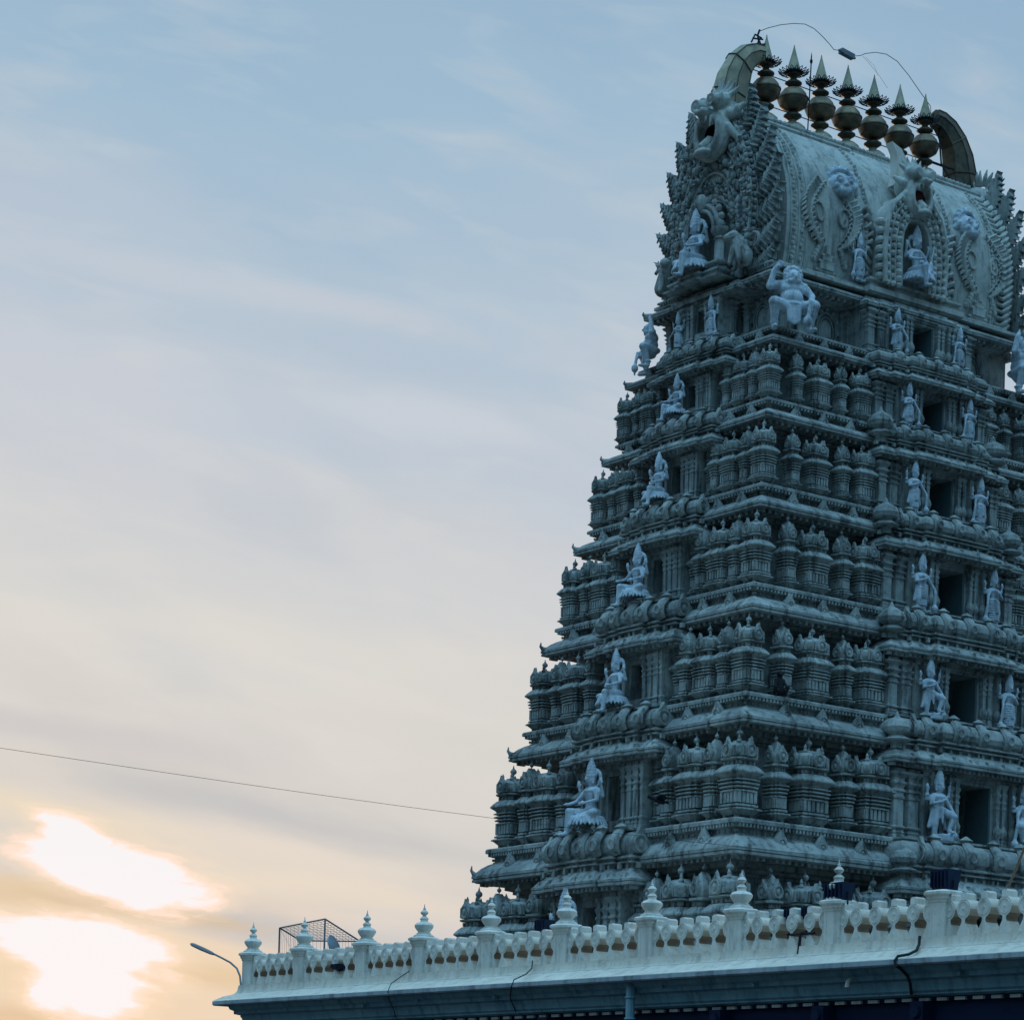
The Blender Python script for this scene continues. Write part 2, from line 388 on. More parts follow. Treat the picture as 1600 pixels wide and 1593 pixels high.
def make_pavilion(kind):
    a, b, name = dict(corner=(.325, .325, 'corner_pavilion'), wide=(.44, .31, 'wide_pavilion'), slim=(.165, .235, 'slim_pavilion'))[kind]
    H = 2.1
    mb = MB()
    mb.sweep(ratha(a, b, a*.52, b*.52, .05), [(d, z*H) for d, z in BODY])
    z0, z1 = .205*H, .338*H
    xs = dict(corner=(-.9, -.42, .0, .42, .9), wide=(-.92, -.55, -.2, .2, .55, .92), slim=(-.88, -.3, .3, .88))[kind]
    w = .05
    for q in xs:                                         # little wall columns with dark gaps between
        for s_ in (-1, 1):
            mb.box(q*a-w, q*a+w, s_*(b+.02)-.05, s_*(b+.02)+.05, z0, z1)
            mb.box(s_*(a+.02)-.05, s_*(a+.02)+.05, q*b-w, q*b+w, z0, z1)
    for q in (-1, 1):                                    # feet and neck studs
        for p_ in (-.5, .5):
            mb.box(q*a*.8-.06, q*a*.8+.06, p_*b*1.4-.05, p_*b*1.4+.05, 0, .06*H)
    for q in (-.8, -.3, .3, .8):
        mb.box(q*a-.03, q*a+.03, -b-.02, b+.02, .69*H, .735*H); mb.box(-a-.02, a+.02, q*b-.03, q*b+.03, .69*H, .735*H)
    o = mb.build(name, M_ST)
    r = MB(); c = .1 if kind != 'slim' else .06
    if kind == 'slim':
        r.sweep(cham(a, b, c), [(0, .738*H), (.13, .75*H), (.13, .775*H), (.02, .785*H), (.06, .83*H), (.07, .88*H), (.03, .94*H), (-.05, 1.0*H), (-.1, 1.05*H), (-.15, 1.08*H)])
        kudu(r, 0, -b-.03, .875*H, .19, th=.07); kudu(r, -a-.03, 0, .875*H, .19, LEFT, th=.07)
        for q in (-.6, .6): r.box(q*a-.02, q*a+.02, -b-.07, b+.07, .79*H, .97*H)
    else:
        r.sweep(cham(a, b, c), [(-.04, .738*H), (.09, .748*H), (.13, .752*H), (.13, .77*H), (.0, .777*H), (.08, .81*H), (.11, .85*H), (.09, .905*H), (.0, .945*H), (-.12, .965*H), (-.2, 1.0*H)])
        kudu(r, 0, -b-.11, .86*H, .2, th=.06); kudu(r, -a-.11, 0, .86*H, .21, LEFT, th=.06)
        for q in (-.78, -.5, .5, .78):
            r.box(q*a-.025, q*a+.025, -b-.125, b+.125, .79*H, .915*H)
            r.box(-a-.125, a+.125, q*b-.025, q*b+.025, .79*H, .915*H)
        for q in (-.72, .72):
            for p_ in (-.7, .7):
                r.lathe([(.05, 0), (.08, .06), (.04, .12), (.05, .16), (.01, .25)], 6, (q*a, p_*b, .945*H))
    r.build('roof', M_ST, o)
    f = MB(); finial(f, 0, 0, (.985 if kind != 'slim' else 1.05)*H, .5 if kind != 'slim' else .33); f.build('finial', M_ST, o)
    return o
PAV = {k: make_pavilion(k) for k in ('corner', 'wide', 'slim')}
medal = MB()
medal.prism([(-.2, -.2), (.2, -.2), (.25, 0), (.2, .17), (.13, .26), (.09, .34), (0, .47), (-.09, .34), (-.13, .26), (-.2, .17), (-.25, 0)], -.09, .12)
medal.ring((0, -.09, 0), .15, .035, n=14, m=5); medal.ball((0, -.1, 0), (.07, .06, .09), 8, 5)
medal.ball((-.2, -.06, -.16), .08, 6, 4); medal.ball((.2, -.06, -.16), .08, 6, 4)
medal_src = medal.build('medallion', M_ST)

CORN = [(-1.5, -.1), (-.42, -.1), (-.4, -.03), (-.1, -.03), (-.06, 0), (0, 0), (0, .075), (-.025, .08), (-.025, .1), (.012, .105), (.012, .19), (-.02, .2),
        (-.1, .3), (-.22, .42), (-.38, .52), (-.5, .57), (-.5, .60), (-.54, .61), (-.54, .73), (-.46, .745), (-.46, .79), (-.40, .8), (-.40, .84), (-.34, .85), (-.31, .86), (-.31, .95), (-.34, .99), (-2.4, .99)]
XR = 5.05                            # the crown is shorter towards the right than the storeys below
def cornice(i):
    e = HH(i)/3.6 if i else .62
    mb = MB(); z = HZ[i]
    mb.sweep(rect4(-A(i), A(i) if i else XR, B(i)), [(d, z+q*e) for d, q in CORN])
    for (half, dep, rz) in ((A(i), B(i), 0), (B(i), A(i), LEFT)):   # dentils below the lip and beading above, on both faces in view
        mb.M = T(0, 0, z, rz)
        n = int(2*(half-.3)/.26)
        for k in range(n+1):
            x = -half+.3+(2*half-.6)*k/n
            if not i and x > XR-.3 and rz == 0: continue
            mb.box(x-.055, x+.055, -dep+.16, -dep+.46, -.14, -.025)
        n = int(2*half/.15)
        for k in range(n):
            x = -half+.42+(2*half-.84)*(k+.5)/n
            if not i and x > XR-.5 and rz == 0: continue
            mb.box(x-.035, x+.035, -dep+.32, -dep+.5, .755*e, .845*e)
            if k % 2 == 0 and i: mb.box(x-.03, x+.03, -dep+.49, -dep+.56, .63*e, .7*e)
    mb.M = Matrix.Identity(4)
    for sx_, sy in ((-1, 1), (1, -1)):          # upturned horn at the outer corners
        x, y = sx_*(A(i) if i or sx_ < 0 else XR), sy*B(i)
        mb.tube([(x-sx_*.18, y-sy*.18, z+.2*e), (x-sx_*.05, y-sy*.05, z+.24*e), (x+sx_*.02, y+sy*.02, z+.36*e), (x+sx_*.01, y+sy*.01, z+.5*e)], [.13, .1, .05, .015], 6)
    return mb.build('cornice', M_ST, tower)
def storey_wall(i):                                      # stands on cornice i, carries cornice i-1
    e = HH(i)/3.6; z0 = HZ[i]+.99*e-.01; z1 = HZ[i-1]
    a, b = A(i-1)-1.2, B(i-1)-1.2
    mb = MB()
    if i == 1: a += .4; b += .4
    mb.sweep(rect4(-a, a if i > 1 else XR+.08, b), [(.12, z0), (.12, z0+.1), (0, z0+.12), (0, z1-.42*e), (.06, z1-.4*e), (.06, z1-.33*e), (.2, z1-.31*e), (.2, z1-.24*e), (.4, z1-.2*e), (.4, z1-.1)])
    return mb.build('storey_wall', M_ST, tower)

def pilaster(mb, x, y, w, d, z0, z1, rich=True):
    h = z1-z0; P = [(x-w/2, y-d/2), (x+w/2, y-d/2), (x+w/2, y+d/2), (x-w/2, y+d/2)]
    pr = [(.07, 0), (.07, .05), (.03, .06), (.05, .09), (.02, .11), (.02, .13), (.07, .15), (.07, .17), (0, .19), (0, .56), (.03, .57), (.03, .6), (0, .61), (0, .65),
          (.05, .67), (.05, .69), (0, .71), (.01, .74), (.08, .78), (.08, .8), (.02, .82), (.02, .86), (.09, .9), (.12, .92), (.12, .95), (.04, .96), (.04, 1.0)]
    mb.sweep(P, [(q*min(1, w/.3), z0+t*h) for q, t in pr])
def bay_eave(i, face):
    e = HH(i)/3.6 if i else .62
    k = kk(i)
    if face == 'front': half, dep, rz, steps = A(i), B(i), 0, [(3.85*k, .6), (3.0*k, .75), (2.1*k, .95)]
    else: half, dep, rz, steps = B(i), A(i), LEFT, [(2.42*k**.6, .55), (1.7*k**.6, .68), (1.0*k**.6, .8)]
    pf = .55+.45*e if i else .45
    lz = HZ[i]-.58*e if i else HZ[i]-.12
    pts = []
    for hw, p_ in steps: pts += [(-hw, -dep-p_*pf)]+([(-steps[steps.index((hw, p_))+1][0], -dep-p_*pf)] if (hw, p_) != steps[-1] else [])
    P = pts+[(-x, y) for x, y in pts[::-1]]+[(steps[0][0], -dep+1.2), (-steps[0][0], -dep+1.2)]
    top = (HZ[i]+.985*e-lz)/e
    pr = [(-.9, -.16), (-.3, -.14), (-.28, -.05), (-.06, -.04), (0, -.03), (0, .05), (-.02, .055), (-.02, .07), (.01, .075), (.01, .14), (-.04, .16), (-.16, .3), (-.34, .42), (-.34, .45), (-.46, .45), (-.46, .58),
          (-.30, .6), (-.30, .64), (-.38, .66), (-.38, .7), (-.26, .73), (-.26, .78), (-.4, .82), (-.4, .86), (-.31, .93), (-.26, 1.08), (-.31, 1.27), (-.46, 1.42), (-.6, 1.48), (-.6, 1.5), (-.52, 1.51), (-.52, top), (-1.3, top)]
    if not i: pr = pr[:12]+[(-.3, .38), (-.3, .5), (-1.2, .5)]
    mb = MB(); mb.M = T(0, 0, 0, rz)
    f = min(1, e+.1)
    mb.sweep(P, [(q*f, lz+t*e) for q, t in pr])
    for j, (hw, p_) in enumerate(steps):
        x1 = hw; x0 = steps[j+1][0] if j+1 < len(steps) else 0; y = -dep-p_*pf
        n = max(1, int((x1-x0)/.2))
        for q in range(n):
            for s_ in (-1, 1):
                x = s_*(x0+(x1-x0)*(q+.5)/n)
                mb.box(x-.05, x+.05, y+.12, y+.4, lz-.15*e, lz-.04*e)
                if i and q % 2 == 0: mb.box(x-.05, x+.05, y+.36*f, y+.5*f, lz+.44*e, lz+.6*e)
    xs = ([0, 1.15*k, 2.25*k] if face == 'front' else [0, .75*k**.6, 1.5*k**.6]) if i else []
    for x in xs:
        for s_ in ((-1, 1) if x else (1,)):
            p_ = [p for hw, p in steps if hw > x+.01][-1]
            yy = -dep-p_*pf; r_ = .085*e+.03
            mb.tube([(s_*x, yy+.36*f, lz+.84*e), (s_*x, yy+.24*f, lz+1.0*e), (s_*x, yy+.24*f, lz+1.22*e), (s_*x, yy+.40*f, lz+1.42*e), (s_*x, yy+.5*f, lz+1.52*e), (s_*x, yy+.5*f, lz+1.6*e), (s_*x, yy+.5*f, lz+1.72*e)], [r_*.8, r_, r_*1.05, r_, r_*.8, r_*1.3, .02], 8, sq=1.8)
            mb.ring((s_*x, yy+.14*f, lz+1.1*e), .13*e, .035*e, n=12, m=5)
    if i:
        for s_ in (-1, 1):                               # round end medallions of the little barrel roof
            hw, p_ = steps[1 if face == 'front' else 0]
            kudu(mb, s_*(hw-.28), -dep-p_*pf+.55, lz+1.12*e, .3*e, PI/2*s_, th=.08)
            pass
    # small tiles / lappets over the eave
    for x in [q*.75 for q in range(-5, 6)]:
        ps = [p for hw, p in steps if hw > abs(x)+.05]
        if ps:
            y = -dep-ps[-1]*pf
            mb.box(x-.04, x+.04, y+.06*f, y+.3*f, lz+.15*e, lz+.3*e)
    o = mb.build('bay_roof' if i else 'bay_cornice', M_ST, tower)
    if i > 1 and face == 'front':                            # small domed pots on the outer steps
        for s_ in (-1, 1):
            d = MB(); d.M = T(0, 0, 0, rz)
            x = s_*3.4*k; y = -dep-.6*pf+.42
            d.lathe([(.2, .42), (.2, .6), (.44, .66), (.46, .7), (.3, .78), (.24, .86), (.4, .94), (.44, 1.08), (.36, 1.26), (.2, 1.36), (.1, 1.42), (.02, 1.6)], 12, (x, y, lz), sq=(1, 1))
            d.build('pot_dome', M_ST, tower)
    return lz, pf, steps, f
def bay_body(i, face):                                   # the projecting bay of the storey on cornice i
    e = HH(i)/3.6; u_ = i-1; k = kk(u_)
    eu = HH(u_)/3.6 if u_ else .62
    z0 = HZ[i]+.985*e; z1 = (HZ[u_]-.58*eu-.1*eu) if u_ else HZ[u_]-.16
    pf = .55+.45*e
    mb = MB()
    if face == 'front': half, dep, rz = A(u_), B(u_), 0; cw, ow, dw = 2.35*k, 3.65*k, .74*k
    else: half, dep, rz = B(u_), A(u_), LEFT; cw, ow, dw = 1.58*k**1.2, 1.58*k**1.2, .34*k
    mb.M = T(0, 0, 0, rz)
    fy = -(dep+.33*pf) if face == 'front' else -(dep+.12*pf); by = -(dep-1.3)
    dt = z0+(z1-z0)*(.86 if face == 'front' else .82); dz = z0+(.02 if face == 'front' else .45)
    for s_ in (-1, 1):
        x0, x1 = sorted((s_*dw, s_*cw)); mb.box(x0, x1, fy, by, z0-.05, z1)
        if ow > cw:
            x0, x1 = sorted((s_*(cw-.01), s_*ow)); mb.box(x0, x1, fy+.3, by, z0-.05, z1-.01)
    mb.box(-dw-.01, dw+.01, fy-.012, by, dt, z1-.012)
    mb.box(-dw-.01, dw+.01, fy-.1, by, z0-.06, dz)
    # bands along the top and foot
    mb.box(-cw-.04, cw+.04, fy-.07, fy+.1, z1-.2*e, z1-.1*e); mb.box(-cw-.08, cw+.08, fy-.12, fy+.1, z1-.1*e, z1-.003)
    for s_ in (-1, 1):
        x0, x1 = sorted((s_*(dw+.08), s_*(cw+.05))); mb.box(x0, x1, fy-.14, fy+.1, z0-.02, z0+.1*e); mb.box(x0, x1, fy-.08, fy+.1, z0+.1*e, z0+.16*e)
    wall = mb.build('bay_wall', M_ST, tower)
    def one(name, fn, M=None):
        q_ = MB(); q_.M = M or T(0, 0, 0, rz); fn(q_); q_.build(name, M_ST, tower)
    if face == 'front':
        for s_ in (-1, 1):
            for xx in (cw+.33*k, ow-.31*k): one('pilaster', lambda m: pilaster(m, s_*xx, fy+.2, .42*k, .26, z0, z1-.08*e))
            for q in (dw+.2*k, dw+.48*k, dw+.92*k, dw+1.25*k):
                def col(m):
                    pilaster(m, s_*q, fy-.07, .15*k, .16, z0+.1, z1-.08*e)
                    m.lathe([(.06, 0), (.13, .08), (.15, .2), (.09, .33), (.05, .4)], 8, (s_*q, fy-.1, z0+.35*e))
                one('door_column', col)
    else:
        for s_ in (-1, 1):
            for q, w_ in ((.36, .16), (.56, .2), (.77, .24), (.96, .12)): one('pilaster', lambda m: pilaster(m, s_*cw*q, fy-.05, w_*max(k, .8), .2, z0+.1, z1-.08*e))
            for q in (.3, .7): one('side_pilaster', lambda m: pilaster(m, 0, -.04, .22, .12, z0+.1, z1-.1*e), T(0, 0, 0, rz)@T(s_*cw, fy+q*(by-fy), 0, PI/2*s_))
    d = MB(); d.M = T(0, 0, 0, rz)
    if face == 'front':
        r0 = .45
        d.box(-dw-.02, dw+.02, by-.12, by-.02, dz, dt, 0)  # near-black shutter panel, the opening's shade put into its colour
        for q in range(7): d.box(-dw, dw, by-.16, by-.12, dz+(dt-dz)*(q+.5)/7-.015, dz+(dt-dz)*(q+.5)/7+.015, 2)
        d.box(dw-.06, dw+.003, fy+.03, by-.6, dz, dt, 1); d.box(-dw-.003, -dw+.06, fy+.03, by-.6, dz, dt, 1)
        d.build('doorway', [M_DK, M_JB, M_BK], tower)
    else:
        d.box(-dw-.02, dw+.02, by-.5, by-.4, dz, dt, 0); d.build('niche', [M_DK], tower)  # black sheet painted as the shade inside the niche
    return z0, z1, fy, k

for i in range(8): cornice(i)
for i in range(1, 8): storey_wall(i)
BAY = {}
for i in range(8):
    for face in ('front', 'side'): bay_eave(i, face)
for i in range(1, 8):
    for face in ('front', 'side'): BAY[i, face] = bay_body(i, face)
# pavilions standing on cornices 2..7 (cornice 1 carries the neck storey without pavilions)
RJ = random.Random(5)
for i in range(2, 8):
    e = HH(i)/3.6; z = HZ[i]+.985*e; a, b = A(i), B(i)
    sz = e*1.0; k = a/10.53; kb = b/6.72
    se = .36                                             # setback of the pavilion's body from the lip
    ws = {2: .64, 3: .74, 4: .86, 5: .94, 6: 1.08, 7: 1.18}[i]
    ed = .33*e+.14*ws+.36*ws+.02
    for sx_, sy in ((-1, -1), (1, -1), (-1, 1)):
        put(PAV['corner'], tower, T(sx_*(a-ed), sy*(b-ed), z, 0, ws, ws, sz))
    y = -(b-ed)
    for q, kd in ((8.13, 'slim'), (6.80, 'wide'), (5.36, 'slim'), (4.15, 'wide')):
        for s_ in (-1, 1): put(PAV[kd], tower, T(s_*q*k+RJ.uniform(-.03, .03), y, z, RJ.uniform(-.02, .02), ws*RJ.uniform(.96, 1.04), ws, sz*RJ.uniform(.975, 1.02)))
    x = -(a-ed)
    for q, kd in ((4.74, 'slim'), (3.76, 'wide'), (2.72, 'slim'), (1.98, 'slim')):
        for s_ in (-1, 1):
            p_ = -s_*q*kb
            put(PAV[kd], tower, T(x+(.3 if q < 2 else 0), p_+RJ.uniform(-.02, .02), z, LEFT+RJ.uniform(-.02, .02), ws*(.88 if kd == 'wide' else .95), ws, sz*RJ.uniform(.975, 1.02)))
# medallions leaning on the cornices
for i in range(1, 8):
    e = HH(i)/3.6; a, b = A(i), B(i); s_ = (.35+.6*e)*.9
    for q in (.80, .64, .48):
        for sg in (-1, 1): put(medal_src, tower, T(sg*q*a, -b+.3*1, HZ[i]+.42*e, 0, s_, s_, s_*.95))
    for q in (.74, .5):
        for sg in (-1, 1): put(medal_src, tower, T(-a+.3, sg*q*b, HZ[i]+.42*e, LEFT, s_, s_, s_*.95))
for o in list(PAV.values())+[medal_src]:
    for ch in list(o.children): bpy.data.objects.remove(ch, do_unlink=True)
    bpy.data.objects.remove(o, do_unlink=True)
# plain lower storeys down to the ground, hidden behind the long white building
mb = MB(); z7 = HZ[7]
mb.sweep(rect(A(7), B(7)), [(.5, 0), (.5, .8), (.2, .9), (.2, 1.2), (-.2, 1.3), (-.6, 1.5), (-.9, 1.6), (-.9, z7-.4), (-.6, z7-.3), (-.6, z7-.05)])
for (half, dep, rz) in ((A(7), B(7), 0), (B(7), A(7), LEFT)):
    mb.M = T(0, 0, 0, rz)
    for q in range(-9, 10):
        if abs(q*1.15) < half-1: pilaster(mb, q*1.15, -dep+.85, .35, .25, 1.6, z7-.4)
mb.build('base_storey', M_ST, tower)

# neck storey medallions
mb = MB()
zc = (HZ[0]+HZ[1])/2+.12
for (x, y, rz, r_) in ((-3.4, -(B(0)-.8)-.05, 0, .42), (3.4, -(B(0)-.8)-.05, 0, .42), (-(A(0)-.8)-.05, -2.0, LEFT, .38), (-(A(0)-.8)-.05, 1.9, LEFT, .38)):
    mb = MB(); mb.M = T(x, y, zc, rz)
    mb.ring((0, 0, 0), r_, .05, sq=1.45, n=22); mb.ring((0, 0, 0), r_*.75, .03, sq=1.5, n=22); mb.ball((0, .02, 0), (r_*.62, .05, r_*.95))
    for q in range(12): a_ = 2*PI*q/12; mb.ball((r_*1.2*math.cos(a_), 0, r_*1.72*math.sin(a_)), .09, 6, 4)
    mb.build('oval_relief', M_ST, tower)
for x in (-5.4, -4.6, -2.4, 2.4):
    mb = MB(); pilaster(mb, x, -(B(0)-.8)-.05, .3, .2, HZ[1]+.7, HZ[0]-.15); mb.build('neck_pilaster', M_ST, tower)
for y in (-2.6, -1.35, 1.35, 2.5):
    mb = MB(); mb.M = T(0, 0, 0, LEFT); pilaster(mb, y, -(A(0)-.8)-.05, .26, .2, HZ[1]+.7, HZ[0]-.15); mb.build('neck_pilaster', M_ST, tower)

# ------------------------------------------------------------------ barrel roof
ZB = HZ[0]+.6
SEC = [(2.45, 28.75), (2.62, 29.3), (2.74, 30.2), (2.76, 31.1), (2.68, 31.8), (2.48, 32.5), (2.12, 33.2), (1.62, 33.8), (1.1, 34.25), (.7, 34.45)]
SEC = [(y, z+EYE) for y, z in SEC]
YR = .18
def sec_poly(): return [(-y+YR*(z-SEC[0][1])/6, z) for y, z in SEC]+[(y+YR*(z-SEC[0][1])/6, z) for y, z in SEC[::-1]]
roof = empty('barrel_roof', par=tower)
mb = MB()
P = sec_poly(); n = len(P)
xs = [-5.5, 4.95]
vs = [(x, y, z) for x in xs for y, z in P]
mb.add(vs, [(i, (i+1) % n, n+(i+1) % n, n+i) for i in range(n)]+[tuple(range(n)), tuple(range(2*n-1, n-1, -1))])
# base mouldings under the barrel
mb.sweep(rect4(-5.6, 4.5, 2.5), [(.6, HZ[0]+.4), (.6, HZ[0]+.5), (.35, HZ[0]+.52), (.35, HZ[0]+.6), (.25, HZ[0]+.62), (.25, HZ[0]+.72), (.05, HZ[0]+.78)])
mb.sweep(rect(1.9, 2.9), [(.3, HZ[0]+.45), (.3, HZ[0]+.62), (.15, HZ[0]+.65), (.15, HZ[0]+.8), (.25, HZ[0]+.84), (.25, HZ[0]+.92), (-.1, HZ[0]+.98)])
mb.build('vault', M_ST2, roof)
def sec_at(z):                       # half width of the barrel at a height
    for (y0, z0), (y1, z1) in zip(SEC, SEC[1:]):
        if z0 <= z <= z1: return y0+(y1-y0)*(z-z0)/(z1-z0)
    return SEC[0][0] if z < SEC[0][1] else SEC[-1][0]
def sy(z, out=0.): return -sec_at(z)-out+YR*(z-SEC[0][1])/6
# ridge crest with scales
mb = MB()
mb.box(-5.6, 5.1, YR-.62, YR+.62, 34.3+EYE, 34.62+EYE); mb.box(-5.6, 5.1, YR-.45, YR+.45, 34.62+EYE, 34.8+EYE)
for q in range(56):
    x = -5.5+10.5*q/55
    mb.ball((x, YR-.66, 34.42+EYE), (.1, .1, .15), 6, 4); mb.ball((x+.1, YR-.58, 34.66+EYE), (.09, .12, .1), 6, 4); mb.ball((x, YR-.9, 34.22+EYE), (.1, .08, .1), 6, 4)
for x0, x1 in ((-5.0, -1.3), (1.3, 5.0)):
    mb.tube([(x0, YR-1.22, 34.18+EYE), (x1, YR-1.22, 34.18+EYE)], .09, 8); 
    for q in range(18): mb.ball((x0+(x1-x0)*q/17, YR-1.42, 34.0+EYE-.25*math.sin(PI*q/17)), .06, 5, 4)
mb.build('ridge_crest', M_ST2, roof)

# gable ends
def horseshoe(s=1., z0=28.75):
    pts = [(2.15, 28.75), (2.42, 29.4), (2.62, 30.2), (2.68, 31.0), (2.58, 31.8), (2.3, 32.6), (1.9, 33.3), (1.4, 33.9), (.8, 34.4), (0, 34.75)]
    return [(y*s, (z-30.6)*s+30.6+EYE) for y, z in pts]
def leaf(mb, L_, w, th):            # serrated acanthus leaf growing along +x from the origin, in x,z, ridged along its midrib
    up, dn_, md = [], [], []
    for q in range(9):
        t = q/8; wid = w*(.45+.8*math.sin(PI*min(t*1.02, 1))*(1-t*.25))*(1-t**4)+.01; zc_ = t*t*L_*.32
        for dx, k_ in ((0, .62), (.07, 1.0)):
            up.append((t*L_*.93+dx*L_, wid*k_+zc_)); dn_.append((t*L_*.93+dx*L_, -wid*k_*.85+zc_)); md.append((t*L_*.93+dx*L_, zc_))
    n = len(up)
    vs = [(x, -th*.4, z) for x, z in up]+[(x, -th*1.7, z) for x, z in md]+[(x, -th*.4, z) for x, z in dn_]+[(x, th, z) for x, z in up]+[(x, th, z) for x, z in dn_]
    fs = []
    for i in range(n-1):
        fs += [(i, i+1, n+i+1, n+i), (n+i, n+i+1, 2*n+i+1, 2*n+i), (3*n+i, 4*n+i, 4*n+i+1, 3*n+i+1), (i, 3*n+i, 3*n+i+1, i+1), (2*n+i, 2*n+i+1, 4*n+i+1, 4*n+i)]
    fs += [(0, n, 2*n, 4*n, 3*n), (n-1, 4*n-1, 5*n-1, 3*n-1, 2*n-1)]
    mb.add(vs, fs)
    for q in range(1, 8):
        t = q/8; x = t*L_*.9; z = t*t*L_*.3; wid = w*(1.05-.7*t)
        mb.tube([(x, -th*1.5, z), (x+.1*L_, -th*.9, z+wid)], [.05, .025], 5); mb.tube([(x, -th*1.5, z), (x+.1*L_, -th*.9, z-wid*.85)], [.05, .025], 5)
def gable(sx_):
    rz = LEFT if sx_ < 0 else PI/2
    G = empty('gable', (0 if sx_ < 0 else -.6, 0, 0), par=roof)
    base = T(0, 0, 0, rz)             # local front is -y, lying at distance 5.5..6.5
    mb = MB(); mb.M = base
    hs = horseshoe(); out = hs[::-1][0:1]+[(-y, z) for y, z in hs[::-1][1:]][::1]
    hs = [(y*.74, z) for y, z in hs]; o2 = [(-y, z) for y, z in hs]+[(y, z) for y, z in hs[::-1][1:]]
    # ring-shaped slab around the arched recess
    inn = [(-.95, 28.75+EYE), (-1.02, 29.8+EYE), (-1.0, 30.5+EYE), (-.8, 31.05+EYE), (-.45, 31.4+EYE), (0, 31.52+EYE)]
    inn = inn+[(-y, z) for y, z in inn[::-1][1:]]
    def resamp(P, n):
        d = [0]
        for a_, b_ in zip(P, P[1:]): d.append(d[-1]+math.hypot(b_[0]-a_[0], b_[1]-a_[1]))
        r = []
        for q in range(n):
            t = d[-1]*q/(n-1)
            for j in range(len(P)-1):
                if d[j] <= t+1e-9 <= d[j+1]+1e-6:
                    w_ = (t-d[j])/(d[j+1]-d[j]); r.append((P[j][0]+(P[j+1][0]-P[j][0])*w_, P[j][1]+(P[j+1][1]-P[j][1])*w_)); break
            else: r.append(P[-1])
        return r
    n = 32; po = resamp(o2, n); pi_ = resamp(inn, n)
    y0, y1 = -6.35, -5.45
    vs = [(x, y0, z) for x, z in po]+[(x, y0, z) for x, z in pi_]+[(x, y1, z) for x, z in po]+[(x, y1, z) for x, z in pi_]
    fs = []
    for q in range(n-1):
        fs += [(q, q+1, n+q+1, n+q), (2*n+q, 3*n+q, 3*n+q+1, 2*n+q+1), (q, 2*n+q, 2*n+q+1, q+1), (n+q, n+q+1, 3*n+q+1, 3*n+q)]
    fs += [(0, n, 3*n, 2*n), (n-1, 3*n-1, 4*n-1, 2*n-1)]
    mb.add(vs, fs)
    mb.prism([(-1.1, 28.8+EYE), (1.1, 28.8+EYE), (1.1, 31.6+EYE), (-1.1, 31.6+EYE)], -5.56, -5.5)
    # raised bands and beads following the arch
    for t, r_, yy in ((.06, .08, -6.38), (.30, .05, -6.4), (.60, .05, -6.4), (.98, .06, -6.42), (.8, .04, -6.4)):
        pts = [(a_[0]+(b_[0]-a_[0])*t, yy, a_[1]+(b_[1]-a_[1])*t) for a_, b_ in zip(pi_, po)]
        mb.tube(pts, r_, 6)
    mb.build('arch_slab', M_ST2, G)
    rn = random.Random(3 if sx_ < 0 else 4)
    mb = MB(); mb.M = base
    fine = resamp(o2, 60); fin_i = resamp(inn, 60)
    for q in range(60):
        a_, b_ = fin_i[q], fine[q]
        for t, sz in ((.12, .09), (.21, .1), (.38, .12), (.50, .14), (.68, .12), (.76, .11), (.9, .11), (1.0, .12)):
            tt = t+rn.uniform(-.03, .03)
            x = a_[0]+(b_[0]-a_[0])*tt; z = a_[1]+(b_[1]-a_[1])*tt
            s = sz*rn.uniform(.75, 1.25)
            k_ = rn.random()
            if k_ < .45: mb.ball((x, -6.4-s*.3, z), (s*.8, s, s*rn.uniform(.8, 1.3)), 7, 5)
            elif k_ < .8: mb.ring((x, -6.42-s*.2, z), s*.65, s*.28, n=9, m=5, a0=rn.uniform(0, 6), a1=rn.uniform(0, 6)+5)
            else: mb.tube([(x, -6.38, z-s), (x+s*.3, -6.5-s*.4, z), (x, -6.4, z+s*1.2)], [s*.4, s*.5, s*.15], 6)
    for q in range(16, 46, 2):                           # lobes over the arch
        a_, b_ = fin_i[q], fine[q]
        x = a_[0]+(b_[0]-a_[0])*.14; z = a_[1]+(b_[1]-a_[1])*.14
        mb.cap((x, -6.4, z), .07, (x*.94, -6.55, z+.1), .05, 6)
    mb.build('carved_garland', M_ST, G)
    # edge roll, seen from the side
    mb = MB(); mb.M = base
    for yy, r_ in ((-6.2, .06), (-5.75, .08), (-5.45, .06)):
        mb.tube([(x*1.01, yy, z) for x, z in po], r_, 6)
    for q in range(60):
        x, z = fine[q]
        mb.tube([(x*1.0, -5.98, z-.1), (x*1.06+.001, -6.08, z+.04), (x*1.02, -5.98, z+.16)], [.07, .12, .03], 6)
        mb.ball((x*1.03, -6.3, z+.02), (.08, .1, .09), 6, 4)
        if q % 2: mb.ball((x*1.02, -5.6, z+.02), (.08, .1, .1), 6, 4)
    mb.build('edge_moulding', M_ST, G)
    # flame leaves round the outside
    hs3 = resamp(hs, 9)
    for s_ in (-1, 1):
        for q in range(7):
            x, z = hs3[q]; nx, nz = hs3[min(q+1, 8)]; px_, pz = hs3[max(q-1, 0)]
            tang = math.atan2(nz-pz, nx-px_)
            lf = MB(); leaf(lf, 1.62-.04*q, .42, .11)
            ang = tang-R(66)
            o = lf.build('leaf', M_ST, G)
            m = base@T(s_*x*.96, -6.05, z)@(Matrix.Diagonal((-1, 1, 1, 1)) if s_ < 0 else Matrix.Identity(4))@Matrix.Rotation(-ang, 4, 'Y')
            o.data.transform(m)
            if s_ < 0: o.data.flip_normals()
    # torana posts, seat and inner arch
    mb = MB(); mb.M = base
